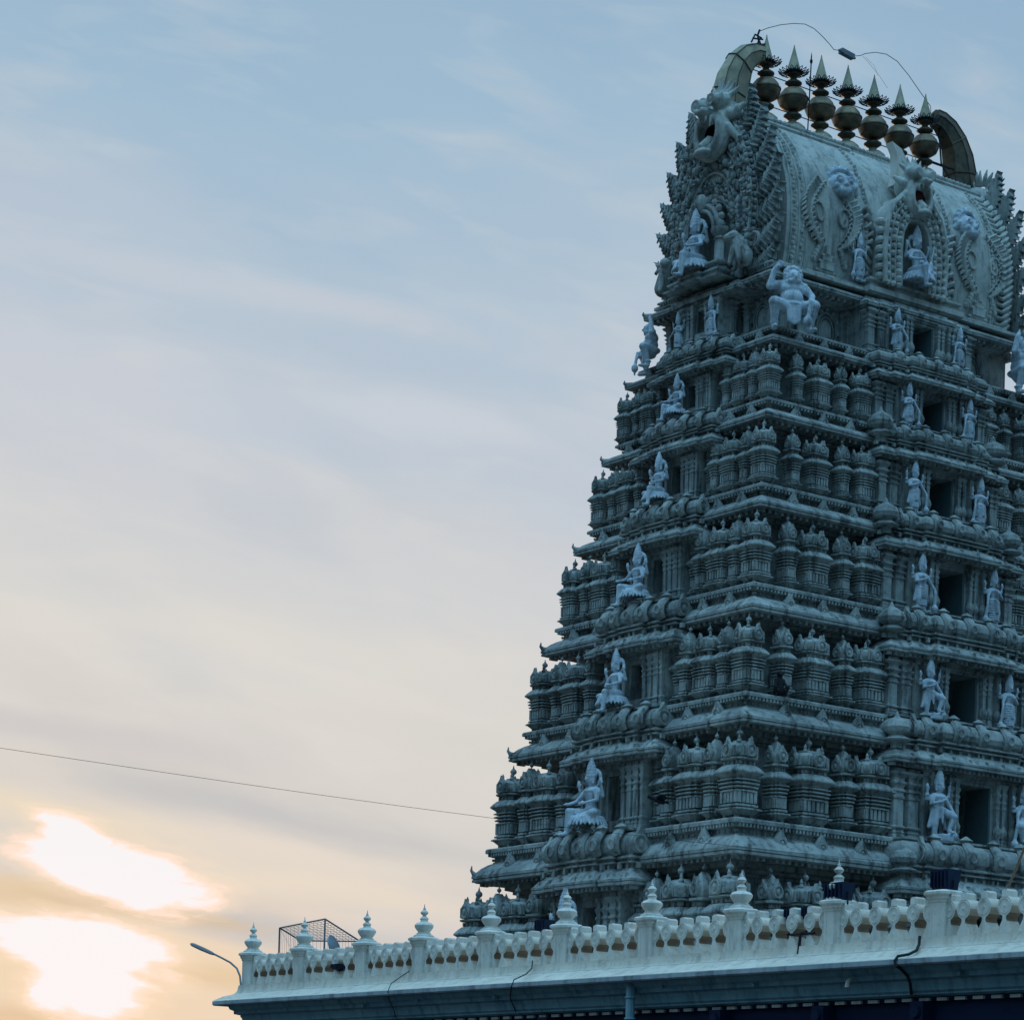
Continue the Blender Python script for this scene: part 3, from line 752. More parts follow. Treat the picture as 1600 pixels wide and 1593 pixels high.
    for s_ in (-1, 1):
        mb.lathe([(.34, 28.8), (.34, 28.95), (.24, 29.05), (.28, 29.15), (.2, 29.3), (.2, 29.9), (.26, 29.95), (.2, 30.02), (.3, 30.14), (.34, 30.22), (.34, 30.3), (.2, 30.34)], 8, (s_*.92, -6.75, EYE))
        mb.cap((s_*.92, -6.75, 30.45+EYE), .14, (s_*.7, -6.75, 30.75+EYE), .12)
    mb.ring((0, -6.75, 30.35+EYE), .82, .12, n=16, a0=0, a1=PI, sq=1.1); mb.ring((0, -6.85, 30.35+EYE), .66, .07, n=16, a0=0, a1=PI, sq=1.1)
    for q in range(11): a_ = PI*q/10; mb.ball((.98*math.cos(a_), -6.75, 30.4+EYE+1.05*math.sin(a_)), (.11, .12, .14), 6, 4)
    mb.ball((0, -6.85, 31.35+EYE), (.28, .2, .3), 8, 6)
    mb.sweep([(-1.25, -7.15), (-.5, -7.15), (-.5, -7.3), (.5, -7.3), (.5, -7.15), (1.25, -7.15), (1.25, -6.0), (-1.25, -6.0)],
             [(.1, HZ[0]+.3), (.12, HZ[0]+.36), (-.05, HZ[0]+.42), (-.05, HZ[0]+.5), (.02, HZ[0]+.54), (.02, HZ[0]+.6), (-.12, HZ[0]+.66), (-.12, HZ[0]+.74), (0, HZ[0]+.8), (0, HZ[0]+.86)])
    # crouching animals at the foot of the arch
    for s_ in (-1, 1):
        mb.cap((s_*2.05, -6.7, 29.1+EYE), .3, (s_*1.75, -6.8, 29.7+EYE), .22); mb.cap((s_*1.72, -6.9, 29.8+EYE), .2, (s_*1.6, -7.05, 29.75+EYE), .13)
        mb.cap((s_*1.8, -6.95, 29.4+EYE), .1, (s_*1.75, -7.05, 28.9+EYE), .08); mb.ring((s_*2.4, -6.6, 29.6+EYE), .22, .06, a0=-1.5, a1=2.5, n=8)
    mb.build('torana', M_ST, G)
    return G
def mask(mb, s=1.):                  # open-mouthed lion face looking along -y, about 2s wide
    mb.ball((0, .25*s, .35*s), (.75*s, .6*s, .6*s), 14, 9)
    mb.ring((0, -.2*s, -.2*s), .58*s, .2*s, n=20, m=8, sq=1.1)       # jaws
    mb.ring((0, -.42*s, -.2*s), .5*s, .1*s, n=20, m=6, sq=1.1)
    mb.ball((0, -.5*s, .38*s), (.3*s, .3*s, .17*s), 10, 6)          # snout
    for q in (-1, 1):
        mb.ball((q*.13*s, -.75*s, .4*s), .1*s, 8, 5)
        mb.cap((q*.36*s, -.45*s, .72*s), .21*s, (q*.38*s, -.1*s, .8*s), .23*s); mb.ring((q*.36*s, -.62*s, .7*s), .17*s, .05*s, n=12, m=5)
        mb.ring((q*.37*s, -.35*s, .76*s), .24*s, .045*s, n=12, m=5)
        mb.cap((q*.33*s, -.55*s, .18*s), .07*s, (q*.3*s, -.6*s, -.12*s), .02*s)
        mb.cap((q*.15*s, -.62*s, .2*s), .05*s, (q*.14*s, -.64*s, .03*s), .02*s)
        mb.cap((q*.75*s, -.1*s, .3*s), .2*s, (q*1.0*s, .15*s, .55*s), .08*s)     # ears
        mb.cap((q*.7*s, -.2*s, -.15*s), .16*s, (q*.95*s, 0, -.5*s), .1*s)
        for j in range(4):                                            # mane locks
            a_ = .5+j*.33
            mb.tube([(q*.5*s*math.cos(a_), 0, .75*s+.3*s*math.sin(a_)), (q*.8*s*math.cos(a_), .1*s, .8*s+.55*s*math.sin(a_)), (q*1.0*s*math.cos(a_), .1*s, .75*s+.85*s*math.sin(a_))], [.11*s, .08*s, .02*s], 6)
    mb.ball((0, -.6*s, -.86*s), (.34*s, .25*s, .14*s), 10, 6)
    mb.tube([(0, .1*s, -.5*s), (0, -.35*s, -.45*s), (0, -.7*s, -.7*s)], [.2*s, .2*s, .1*s], 8)
for sx_ in (-1, 1):
    G = gable(sx_)
    mb = MB(); mb.M = T(sx_*6.45, YR-.45, 33.78+EYE, LEFT if sx_ < 0 else PI/2); mask(mb, 1.06)
    o = mb.build('lion_mask', M_ST2, G, remesh=.03)
    mb = MB(); mb.M = T(sx_*6.45, YR-.45, 33.78+EYE, LEFT if sx_ < 0 else PI/2); mb.ball((0, -.02, -.2), (.52, .33, .6)); mb.build('mouth', M_DK, o)  # black ball: shade of the open mouth put into its colour

# dormer in the middle of the long side
D = empty('dormer', (-.28, 0, 0), par=roof)
mb = MB()
yb = -2.95
arch = [(-1.35, 29.1+EYE), (-1.42, 30.2+EYE), (-1.35, 31.0+EYE), (-1.1, 31.7+EYE), (-.6, 32.2+EYE), (0, 32.4+EYE)]
arch = arch+[(-x, z) for x, z in arch[::-1][1:]]
inn = [(-.62, 29.1+EYE), (-.66, 30.3+EYE), (-.6, 30.9+EYE), (-.36, 31.3+EYE), (0, 31.42+EYE)]; inn = inn+[(-x, z) for x, z in inn[::-1][1:]]
def rs(P, n):
    d = [0]
    for a_, b_ in zip(P, P[1:]): d.append(d[-1]+math.hypot(b_[0]-a_[0], b_[1]-a_[1]))
    r = []
    for q in range(n):
        t = min(d[-1]*q/(n-1), d[-1]-1e-6); j = max(j for j in range(len(P)-1) if d[j] <= t)
        w_ = (t-d[j])/(d[j+1]-d[j]); r.append((P[j][0]+(P[j+1][0]-P[j][0])*w_, P[j][1]+(P[j+1][1]-P[j][1])*w_))
    return r
n = 28; po, pi_ = rs(arch, n), rs(inn, n)
vs = [(x, yb-.35, z) for x, z in po]+[(x, yb-.35, z) for x, z in pi_]+[(x, yb+1.4, z) for x, z in po]+[(x, yb+.2, z) for x, z in pi_]
fs = []
for q in range(n-1): fs += [(q, q+1, n+q+1, n+q), (q, 2*n+q, 2*n+q+1, q+1), (n+q, n+q+1, 3*n+q+1, 3*n+q)]
mb.add(vs, fs); mb.prism([(-.7, 29.1+EYE), (.7, 29.1+EYE), (.7, 31.5+EYE), (-.7, 31.5+EYE)], yb+.18, yb+.24)
for t, r_ in ((.05, .07), (.4, .05), (.72, .05), (1.0, .1)):
    mb.tube([(a_[0]+(b_[0]-a_[0])*t, yb-.37, a_[1]+(b_[1]-a_[1])*t) for a_, b_ in zip(pi_, po)], r_, 6)
rn = random.Random(9)
for q in range(n):
    for t in (.22, .56, .88):
        x = pi_[q][0]+(po[q][0]-pi_[q][0])*t; z = pi_[q][1]+(po[q][1]-pi_[q][1])*t; s = rn.uniform(.07, .12)
        mb.ball((x, yb-.4, z), (s, s, s*1.2), 6, 4)
for s_ in (-1, 1):
    for q in range(7): mb.ball((s_*1.5, yb-.2, 29.3+EYE+q*.3), (.14, .2, .13), 7, 5)
mb.build('arch_slab', M_ST2, D)
lm = MB(); lm.M = T(0, yb-.25, 32.3+EYE, 0); mask(lm, .84); lo = lm.build('lion_mask', M_ST2, D, remesh=.04)
lm = MB(); lm.M = T(0, yb-.25, 32.35+EYE, 0); lm.ball((0, -.02, -.18), (.42, .26, .46)); lm.build('mouth', M_RD, lo)
mb = MB()                                                # small white horn above it
pts = [(-.28, 0), (.34, 0), (.42, .5), (.30, .95), (.02, 1.28), (-.42, 1.42), (-.2, 1.1), (-.16, .6)]
mb.M = T(-.1, -2.45, 32.75+EYE); mb.prism(pts, -.16, .16); mb.build('small_horn', M_WH, D)
# leaf sprays beside the dormer and reliefs on the vault
def relief():
    for cx in (-3.55, 3.55):
        mb = MB()
        for s_ in (-1, 1):                               # big feathered scrolls hanging from each face
            pts = []; 
            for q in range(15):
                t = q/14; x = cx+s_*(.35+.62*math.sin(PI*t)); z = 32.0-2.1*t+EYE
                pts.append((x, sy(z, .03), z))
            mb.tube(pts, [.09-.03*abs(q/14-.5) for q in range(15)], 6)
            for q in range(0, 14):
                x, y, z = pts[q]; mb.tube([((x+pts[q+1][0])/2, y, (z+pts[q+1][2])/2), ((x+pts[q+1][0])/2+s_*.26, y-.07, (z+pts[q+1][2])/2+.15), ((x+pts[q+1][0])/2+s_*.38, y-.03, (z+pts[q+1][2])/2+.02)], [.07, .07, .02], 6); mb.tube([(x, y, z), (x+s_*.3, y-.09, z+.16), (x+s_*.42, y-.03, z+.02)], [.07, .07, .02], 6); mb.tube([(x, y, z), (x-s_*.14, y-.06, z+.1), (x-s_*.2, y-.02, z)], [.05, .04, .02], 5)
            pts = []
            for q in range(12):
                a_ = q*.62; r_ = .34-.024*q; x = cx+s_*(.55+r_*math.cos(a_)); z = 30.95+r_*math.sin(a_)*1.4+EYE; pts.append((x, sy(z, .04), z))
            mb.tube(pts, .055, 5)
            for q in range(5):
                z = 29.95-.12*q+EYE; mb.ball((cx+s_*(.45+.06*q), sy(z, .03), z), (.12, .08, .11), 6, 4)
        z0 = 28.8+EYE                                    # small shrine in low relief
        for w_, h0, h1 in ((.52, 0, .16), (.4, .16, .3), (.46, .3, .38), (.3, .38, .6), (.36, .6, .66), (.2, .66, .8), (.24, .8, .86), (.08, .86, 1.15)):
            z = z0+h0; mb.box(cx-w_-.15, cx+w_-.15, sy(z0+h1, .12), sy(z0+h0, -.3), z0+h0, z0+h1)
        s_ = -1 if cx < 0 else 1                         # upright foliage bands next to the gables and the dormer
        for x0, rr in (((5.15, .09), (4.8, .07), (1.95, .08)) if s_ < 0 else ((4.05, .08), (1.95, .08))):
            for q in range(34):
                z = 29.0+q*.15+EYE
                if z < 34.0+EYE: mb.ball((s_*x0+.03*math.sin(q*2.1), sy(z, .01), z), (rr, .07, .09), 6, 4)
        for x0 in ((5.32, 4.97, 4.62) if s_ < 0 else (4.2, 3.9)):
            pts = [(s_*x0, sy(z_+EYE, .01), z_+EYE) for z_ in [28.9+q*.35 for q in range(15)]]
            mb.tube(pts, .035, 5)
        for q in range(9):                               # spray beside the dormer
            z = 29.3+q*.27+EYE; x = s_*(1.65+.14*math.sin(q)); 
            mb.tube([(x, sy(z, .0), z), (x+s_*.3, sy(z, .12), z+.15), (x+s_*.45, sy(z, .02), z+.02)], [.12, .09, .03], 6)
        if s_ > 0:                                       # flame flutes along the far end of the vault
            for q in range(24):
                z = 28.95+q*.22+EYE
                if z < 33.9+EYE: mb.tube([(4.3, sy(z, .0), z), (4.5, sy(z, .09), z-.08), (4.7, sy(z+.1, .12), z+.06), (4.93, sy(z+.25, .1), z+.24)], [.04, .08, .1, .05], 6)
        mb.build('vault_relief', M_ST2, roof)
relief()
# smiling round faces high on the vault
def face_mesh():
    mb = MB()
    mb.ball((0, 0, 0), (.52, .36, .42), 16, 10); mb.ball((0, -.2, -.22), (.36, .25, .2), 12, 7)
    for q in (-1, 1):
        mb.ball((q*.2, -.31, .1), (.11, .08, .09), 8, 6); mb.ring((q*.2, -.33, .12), .13, .03, a0=.2, a1=PI-.2, n=8, m=5)
        mb.cap((q*.5, -.02, .05), .13, (q*.6, .05, -.12), .1); mb.ball((q*.27, -.27, -.1), .12, 8, 5); mb.ball((q*.06, -.41, -.06), .055, 6, 4)
    mb.cap((0, -.33, .1), .05, (0, -.4, -.02), .08)
    mb.ring((0, -.36, -.21), .17, .045, n=16, m=6, sq=.55)
    mb.ring((0, .0, .05), .55, .09, n=16, m=6, a0=.1, a1=PI-.1, sq=.95); mb.ring((0, -.05, -.45), .3, .1, n=12, m=6, a0=PI, a1=2*PI); mb.ring((0, -.05, -.52), .38, .07, n=12, m=6, a0=PI, a1=2*PI)
    for q in range(9): a_ = PI*q/8; mb.ball((.6*math.cos(a_), .02, .12+.52*math.sin(a_)), .1, 6, 4)
    return mb
for x, rz in ((-2.95, -.25), (2.95, .15)):
    z = 32.15+EYE
    m = T(x, sy(z, -.02), z, rz)
    mb = face_mesh(); mb.M = m; v_ = mb.v; mb.v = [tuple(m@Vector(p)) for p in v_]
    o = mb.build('round_face', M_BL, roof, remesh=.03)
    mm = MB(); mm.M = m; mm.ball((0, -.36, -.21), (.13, .05, .06), 8, 5); mm.build('mouth', M_RD, o)

# ------------------------------------------------------------------ figures carved in stone, each one voxel-fused continuous body
def head(mb, c, s=1., crown=.55, yaw=0., pitch=0., hair=False):
    keep = mb.M; mb.M = keep@Matrix.Translation(c)@Matrix.Rotation(yaw, 4, 'Z')@Matrix.Rotation(pitch, 4, 'X')@Matrix.Diagonal((s, s, s, 1))
    mb.ball((0, 0, 0), (.125, .145, .165), 12, 8); mb.ball((0, -.06, -.09), (.085, .085, .08), 8, 6)
    mb.cap((0, -.13, .03), .02, (0, -.165, -.02), .03)                # nose
    for q in (-1, 1):
        mb.ball((q*.05, -.125, .025), (.028, .02, .02), 6, 4); mb.ring((q*.05, -.128, .04), .035, .012, a0=.3, a1=PI-.3, n=6, m=4)
        mb.ball((q*.135, .01, -.02), (.03, .05, .075), 6, 5); mb.ball((q*.15, -.02, -.11), .035, 6, 4)
    mb.cap((-.035, -.135, -.065), .014, (.035, -.135, -.065), .014, 6)   # mouth
    if crown:
        mb.lathe([(.15, .06), (.165, .1), (.14, .13), (.155, .18), (.13, .21), (.14, .27), (.11, .3), (.12, .36), (.085, .4), (.09, .45), (.05, .49), (.055, .53), (.02, .6)] if crown > .4 else
                 [(.15, .05), (.165, .1), (.15, .16), (.1, .2), (.11, .26), (.04, .34)], 12, (0, .02, 0))
    if hair:
        for q in range(12): a_ = 2*PI*q/12; mb.ball((.16*math.cos(a_), .05, .06+.16*math.sin(a_)), (.07, .08, .07), 6, 4)
    mb.M = keep
def hand(mb, c, d, s=1.):            # small open palm with five fingers pointing along d
    c = Vector(c); d = Vector(d).normalized(); up = Vector((0, -1, 0)) if abs(d.y) < .8 else Vector((0, 0, 1)); w = d.cross(up).normalized()
    mb.cap(c, .045*s, c+d*.07*s, .05*s, 6)
    for q, ln in zip((-1.5, -.5, .5, 1.5), (.085, .105, .1, .075)):
        b = c+d*.09*s+w*q*.025*s; mb.cap(b, .017*s, b+d*ln*s+w*q*.012*s, .013*s, 5)
    mb.cap(c+w*.04*s, .018*s, c+w*.095*s+d*.06*s, .015*s, 5)
def jewels(mb, zc, rx, ry, n=3):
    for q in range(n): mb.ring((0, -.02-.02*q, zc-.05*q), rx+.02*q, .018, 'z', n=14, m=4, sq=ry/rx)
def standing(mb, v=0):               # about 2.35 tall with the crown, front along -y
    sg = -1 if v % 2 else 1
    hip = .03*sg
    mb.cap((hip, 0, 1.0), .17, (0, 0, 1.12), .14); mb.cap((0, 0, 1.1), .145, (0, -.01, 1.32), .185); mb.cap((-.14, 0, 1.42), .1, (.14, 0, 1.42), .1)
    mb.ball((0, .0, 1.3), (.2, .15, .2), 10, 7)
    mb.cap((0, 0, 1.45), .075, (0, -.01, 1.56), .07); jewels(mb, 1.47, .14, .11, 3)
    head(mb, (0, -.02, 1.7), 1.0, .55, yaw=.25*sg, pitch=.1)
    # legs
    if v in (2, 5):                  # one knee lifted across the other leg
        mb.cap((-.1*sg, 0, .98), .15, (-.13*sg, -.03, .52), .105); mb.cap((-.13*sg, -.03, .52), .1, (-.14*sg, 0, .1), .065); mb.cap((-.14*sg, .0, .06), .06, (-.16*sg, -.2, .04), .05)
        mb.cap((.1*sg, 0, .98), .15, (.38*sg, -.25, .78), .115); mb.cap((.38*sg, -.25, .78), .105, (.24*sg, -.2, .36), .065); mb.cap((.24*sg, -.2, .33), .055, (.26*sg, -.38, .28), .045)
        mb.box(.05*sg-.12, .05*sg+.3, -.3, .05, 0, .24)
    else:
        off = .06*sg
        mb.cap((-.1, 0, .98), .155, (-.13-off, -.05, .52), .11); mb.cap((-.13-off, -.05, .52), .105, (-.14, 0, .1), .07); mb.cap((-.14, .0, .06), .06, (-.17, -.22, .04), .05)
        mb.cap((.1, 0, .98), .155, (.13-off, -.03, .52), .11); mb.cap((.13-off, -.03, .52), .105, (.14, 0, .1), .07); mb.cap((.14, .0, .06), .06, (.17, -.22, .04), .05)
        mb.cap((0, -.02, .9), .12, (0, -.03, .2), .08)
        for q in range(8): z = .28+q*.09; mb.ring((0, -.02, z), .215+.006*q, .022, 'z', n=14, m=4, sq=.66)
    mb.ring((hip, 0, 1.02), .2, .04, 'z', n=16, m=5, sq=.85); mb.cap((0, -.16, 1.0), .06, (0, -.2, .55), .03, 6)
    for q in (-1, 1): mb.cap((q*.22, 0, 1.0), .04, (q*.32, .02, .45), .06, 6)          # sash ends
    # four arms
    for q in (-1, 1):
        mb.cap((q*.19, .02, 1.42), .075, (q*.38, .06, 1.3), .06); mb.cap((q*.38, .06, 1.3), .055, (q*.42, .0, 1.56), .04)
        hand(mb, (q*.42, 0, 1.6), (q*.1, -.05, 1)); mb.ring((q*.4, .03, 1.42), .065, .02, 'z', n=8, m=4)
        if (v+q) % 3 == 0:
            mb.cap((q*.43, -.04, 1.7), .02, (q*.44, -.04, 1.95), .02, 5); mb.cap((q*.36, -.04, 1.86), .02, (q*.52, -.04, 1.86), .02, 5)
    mb.cap((-.2*sg, -.03, 1.4), .075, (-.34*sg, -.08, 1.14), .06); mb.cap((-.34*sg, -.08, 1.14), .055, (-.08*sg, -.24, 1.22), .04); hand(mb, (-.05*sg, -.25, 1.24), (.5*sg, -.2, .4), .9)
    mb.cap((.2*sg, -.03, 1.4), .075, (.36*sg, -.1, 1.12), .06); mb.cap((.36*sg, -.1, 1.12), .055, (.46*sg, -.2, .88), .04); hand(mb, (.46*sg, -.2, .86), (.05*sg, -.1, -1), .9)
    mb.cap((.47*sg, -.2, .85), .045, (.5*sg, -.14, .32), .06, 7); mb.ball((.5*sg, -.14, .22), (.12, .12, .14), 8, 6); mb.cap((.5*sg, -.14, .12), .06, (.5*sg, -.14, .0), .04, 6)
def seated(mb, v=0):                 # seat at z=0, one leg hanging; about 1.95 above the seat
    sg = -1 if v % 2 else 1
    mb.ball((0, .02, .2), (.34, .28, .2), 12, 7)
    mb.cap((0, .02, .3), .17, (0, 0, .5), .15); mb.cap((0, 0, .5), .15, (0, -.01, .78), .2); mb.cap((-.18, 0, .9), .1, (.18, 0, .9), .1)
    mb.cap((0, 0, .95), .08, (0, -.01, 1.06), .07); jewels(mb, .96, .16, .12, 3)
    head(mb, (0, -.03, 1.22), 1.12, .55, yaw=.1*sg)
    mb.ring((0, .12, 1.25), .27, .06, n=16, m=5)         # halo roll behind the head
    # folded leg on the seat
    mb.cap((-.14*sg, 0, .18), .17, (-.5*sg, -.3, .16), .125); mb.cap((-.5*sg, -.3, .15), .115, (-.02*sg, -.42, .08), .075); mb.cap((0, -.43, .07), .06, (.14*sg, -.46, .06), .045)
    # hanging leg
    mb.cap((.14*sg, 0, .18), .17, (.2*sg, -.62, .2), .125); mb.cap((.2*sg, -.62, .2), .115, (.2*sg, -.7, -.42), .075); mb.cap((.2*sg, -.7, -.47), .065, (.22*sg, -.95, -.52), .05)
    # pleated skirt over the seat
    mb.lathe([(.5, -.08), (.52, 0), (.48, .06), (.3, .12)], 20, (0, -.12, 0), sq=(1, .92))
    for q in range(22):
        a_ = PI*1.5*q/21-PI*1.25; c_, s2 = math.cos(a_), math.sin(a_)
        mb.cap((.49*c_, -.12+.45*s2, .04), .05, (.60*c_, -.12+.56*s2, -.2), .042, 6)
    for q in (-1, 1):
        mb.cap((q*.24, .03, .9), .085, (q*.46, .06, .7), .065); mb.cap((q*.46, .06, .7), .06, (q*.5, -.04, 1.0), .045); hand(mb, (q*.5, -.05, 1.04), (q*.05, -.1, 1), 1.2)
        mb.ring((q*.36, .04, .8), .085, .022, 'z', n=8, m=4)
    mb.cap((-.24*sg, -.02, .86), .085, (-.42*sg, -.1, .56), .065); mb.cap((-.42*sg, -.1, .56), .06, (-.08*sg, -.3, .48), .045); hand(mb, (-.04*sg, -.31, .48), (1*sg, -.1, 0), 1.1)
    mb.cap((.24*sg, -.02, .86), .085, (.44*sg, -.16, .58), .065); mb.cap((.44*sg, -.16, .58), .06, (.36*sg, -.5, .46), .045); hand(mb, (.35*sg, -.54, .45), (-.1, -1, -.2), 1.1)
    if v == 9:                        # lute held across the body
        mb.cap((.3, -.3, .2), .17, (.34, -.34, .42), .1); mb.cap((.34, -.34, .4), .04, (.52, -.3, 1.15), .03, 6)
def atlas(mb, v=0):                  # squatting giant, 2.0 tall, arm lifted to the cornice
    sg = -1 if v else 1
    mb.ball((0, 0, .82), (.3, .25, .26), 12, 8); mb.ball((0, -.04, 1.02), (.33, .29, .26), 12, 8); mb.ball((0, 0, 1.28), (.38, .25, .24), 12, 8)
    mb.cap((-.28, .02, 1.42), .13, (.28, .02, 1.42), .13); head(mb, (.02, -.1, 1.62), 1.35, 0, hair=True)
    for q in (-.5, -.25, 0, .25, .5): mb.ball((q*.3, -.24, 1.5-.05*abs(q)), .05, 6, 4)
    for q in (-1, 1):
        kn = (q*.56, -.28, .78)
        mb.cap((q*.17, 0, .74), .21, kn, .17); mb.cap(kn, .155, (q*.5, -.12, .14), .09); mb.cap((q*.5, -.12, .07), .08, (q*.56, -.38, .05), .065)
        mb.ring((q*.5, -.12, .22), .11, .03, 'z', n=10, m=4)
        for t in range(3): mb.cap((q*(.52+.04*t), -.38, .05), .025, (q*(.52+.04*t), -.46, .04), .02, 5)
    [mb.cap((q*.055, -.24, .76), .07, (q*.05, -.3+.01*abs(q), .2+.03*abs(q)), .05, 6) for q in range(-3, 4)]; mb.ring((0, 0, .8), .33, .06, 'z', n=16, m=5, sq=.85)
    mb.cap((-.36*sg, .02, 1.42), .13, (-.62*sg, -.02, 1.32), .11); mb.cap((-.62*sg, -.02, 1.32), .105, (-.52*sg, -.05, 1.78), .075); hand(mb, (-.5*sg, -.06, 1.84), (.7*sg, -.1, .7), 1.6)
    mb.cap((.36*sg, .02, 1.4), .13, (.55*sg, -.12, 1.1), .1); mb.cap((.55*sg, -.12, 1.1), .095, (.44*sg, -.4, .84), .07); hand(mb, (.42*sg, -.42, .8), (-.2*sg, -.3, -1), 1.5)
    mb.cap((.4*sg, -.48, .85), .05, (.3*sg, -.55, .32), .065, 7); mb.ball((.28*sg, -.56, .2), (.13, .13, .17), 8, 6); mb.cap((.27*sg, -.56, .1), .06, (.26*sg, -.56, -.08), .03, 6)
POSE = {}
def statue(kind, v, loc, rz, s, label, cat='statue', group=None, name='statue', sx_=1.):
    key = (kind, v)
    if key not in POSE:
        mb = MB(); dict(standing=standing, seated=seated, atlas=atlas)[kind](mb, v)
        POSE[key] = mb.build(name, M_BL, remesh=.028); o = POSE[key]
    else:
        o = POSE[key].copy(); C.objects.link(o)
    o.location = loc; o.rotation_euler = (0, 0, rz); o.scale = (s*sx_, s*sx_, s)
    return tag(o, label, cat, group)
NTH = {1: 'topmost', 2: 'second', 3: 'third', 4: 'fourth', 5: 'fifth', 6: 'sixth', 7: 'lowest'}
gs, gd = 'seated deities on the narrow side of the tower', 'door guardians beside the dark doorways'
for i in range(2, 8):
    z0, z1, fy, k = BAY[i, 'side']; e = HH(i)/3.6
    sc = .93*(z1-z0)/1.95/1.0
    lab = {2: 'small pale blue seated deity with pendent leg, highest of the column on the narrow side',
           3: 'pale blue seated deity with pleated skirt, second down the column on the narrow side',
           4: 'pale blue seated deity lifting one open hand, third down the column on the narrow side',
           5: 'pale blue seated deity in tall conical crown, fourth down the column on the narrow side',
           6: 'largest fully visible pale blue seated deity, with both rear hands raised, on the narrow side',
           7: 'pale blue seated deity half hidden behind the white balustrade finials'}[i]
    zz = z0+.36*e
    hgt = (z1+.12*e-zz)
    statue('seated', (i+1) % 2, (-(A(i)+.12), .12, zz), LEFT, hgt/1.93, lab, 'statue', gs, 'seated_statue', 1.05)
    # its cushion
look = {(1, -1): 'slender pale blue guardian with crossed hands, left', (1, 1): 'slim pale blue guardian with tilted hip, right',
        (2, -1): 'broad pale blue guardian with banded robe and club, left', (2, 1): 'pale blue guardian in banded robe, right',
        (3, -1): 'pale blue guardian holding a thin club, left', (3, 1): 'pale blue guardian with arms bent to its chest, right',
        (4, -1): 'pale blue guardian leaning with bent knee, left', (4, 1): 'pale blue guardian with open hands raised, right',
        (5, -1): 'pale blue guardian lifting one knee on a club, left', (5, 1): 'pale blue guardian with knee raised, right',
        (6, -1): 'large pale blue guardian with club and banded robe, left', (6, 1): 'large pale blue guardian cut by the picture edge, right'}
var = {(1, -1): 0, (1, 1): 3, (2, -1): 4, (2, 1): 1, (3, -1): 0, (3, 1): 3, (4, -1): 2, (4, 1): 1, (5, -1): 2, (5, 1): 5, (6, -1): 4, (6, 1): 3}
for i in range(2, 8):
    z0, z1, fy, k = BAY[i, 'front']; e = HH(i)/3.6
    for s_ in (-1, 1):
        n_ = i-1
        h = (z1-z0)*1.02
        statue('standing', var[n_, s_], (s_*1.98*k, fy-.32, z0-.02), 0, h/2.3, look[n_, s_]+' of the '+{1: 'second', 2: 'third', 3: 'fourth', 4: 'fifth', 5: 'sixth', 6: 'lowest visible'}[n_]+' doorway', 'statue', gd, 'standing_statue', 1.12)
# neck storey figures
z0, z1, fy, k = BAY[1, 'front']
for s_, q in ((-1, 0), (1, 3)):
    statue('standing', q, (s_*1.45, fy-.3, z0-.02), 0, (z1-z0)/2.25, ('smallest pale blue guardian left of the topmost doorway' if s_ < 0 else 'smallest pale blue guardian right of the topmost doorway'), 'statue', gd, 'standing_statue', 1.1)
z0, z1, fy, k = BAY[1, 'side']
statue('standing', 4, (fy-.25, -.75, z0), LEFT, (z1-z0)/2.3, 'pale blue standing figure with animal beside its feet, under the arched gable', 'statue', None, 'standing_statue', 1.1)
statue('standing', 1, (fy-.2, .95, z0), LEFT, (z1-z0)/2.5, 'smaller pale blue standing figure near the far corner under the arched gable', 'statue', None, 'standing_statue', 1.1)
hz = HZ[0]-HZ[1]-.28
zt = HZ[1]+.36
statue('atlas', 0, (-6.05, -3.62, zt), R(-22), hz/1.85, 'pale blue squatting giant with club at the near corner under the barrel roof', 'statue', 'squatting giants at the roof corners', 'squatting_statue', 1.1)
statue('atlas', 1, (-6.8, 2.45, zt), R(-128), hz/2.3, 'squatting giant seen in profile against the sky at the left corner', 'statue', 'squatting giants at the roof corners', 'squatting_statue', 1.1)
statue('atlas', 0, (4.6, -3.5, zt), R(30), hz/1.85, 'squatting giant cut off by the right edge of the picture', 'statue', 'squatting giants at the roof corners', 'squatting_statue', 1.1)
statue('seated', 0, (-7.0, .05, HZ[0]+.95), LEFT, 1.02, 'pale blue seated deity in front of the arched niche of the gable', 'statue', None, 'seated_statue', 1.1)
statue('seated', 9, (-.18, -3.25, HZ[0]+1.25), 0, .95, 'pale blue seated musician with lute in the dormer of the long side', 'statue', None, 'seated_statue', 1.05)
statue('standing', 1, (-2.35, sy(30.2+EYE, .12), 29.05+EYE), 0, .72, 'small stone attendant standing against the smooth vault', 'statue', None, 'standing_statue').data = POSE['standing', 1].data.copy()
bpy.context.view_layer.update()

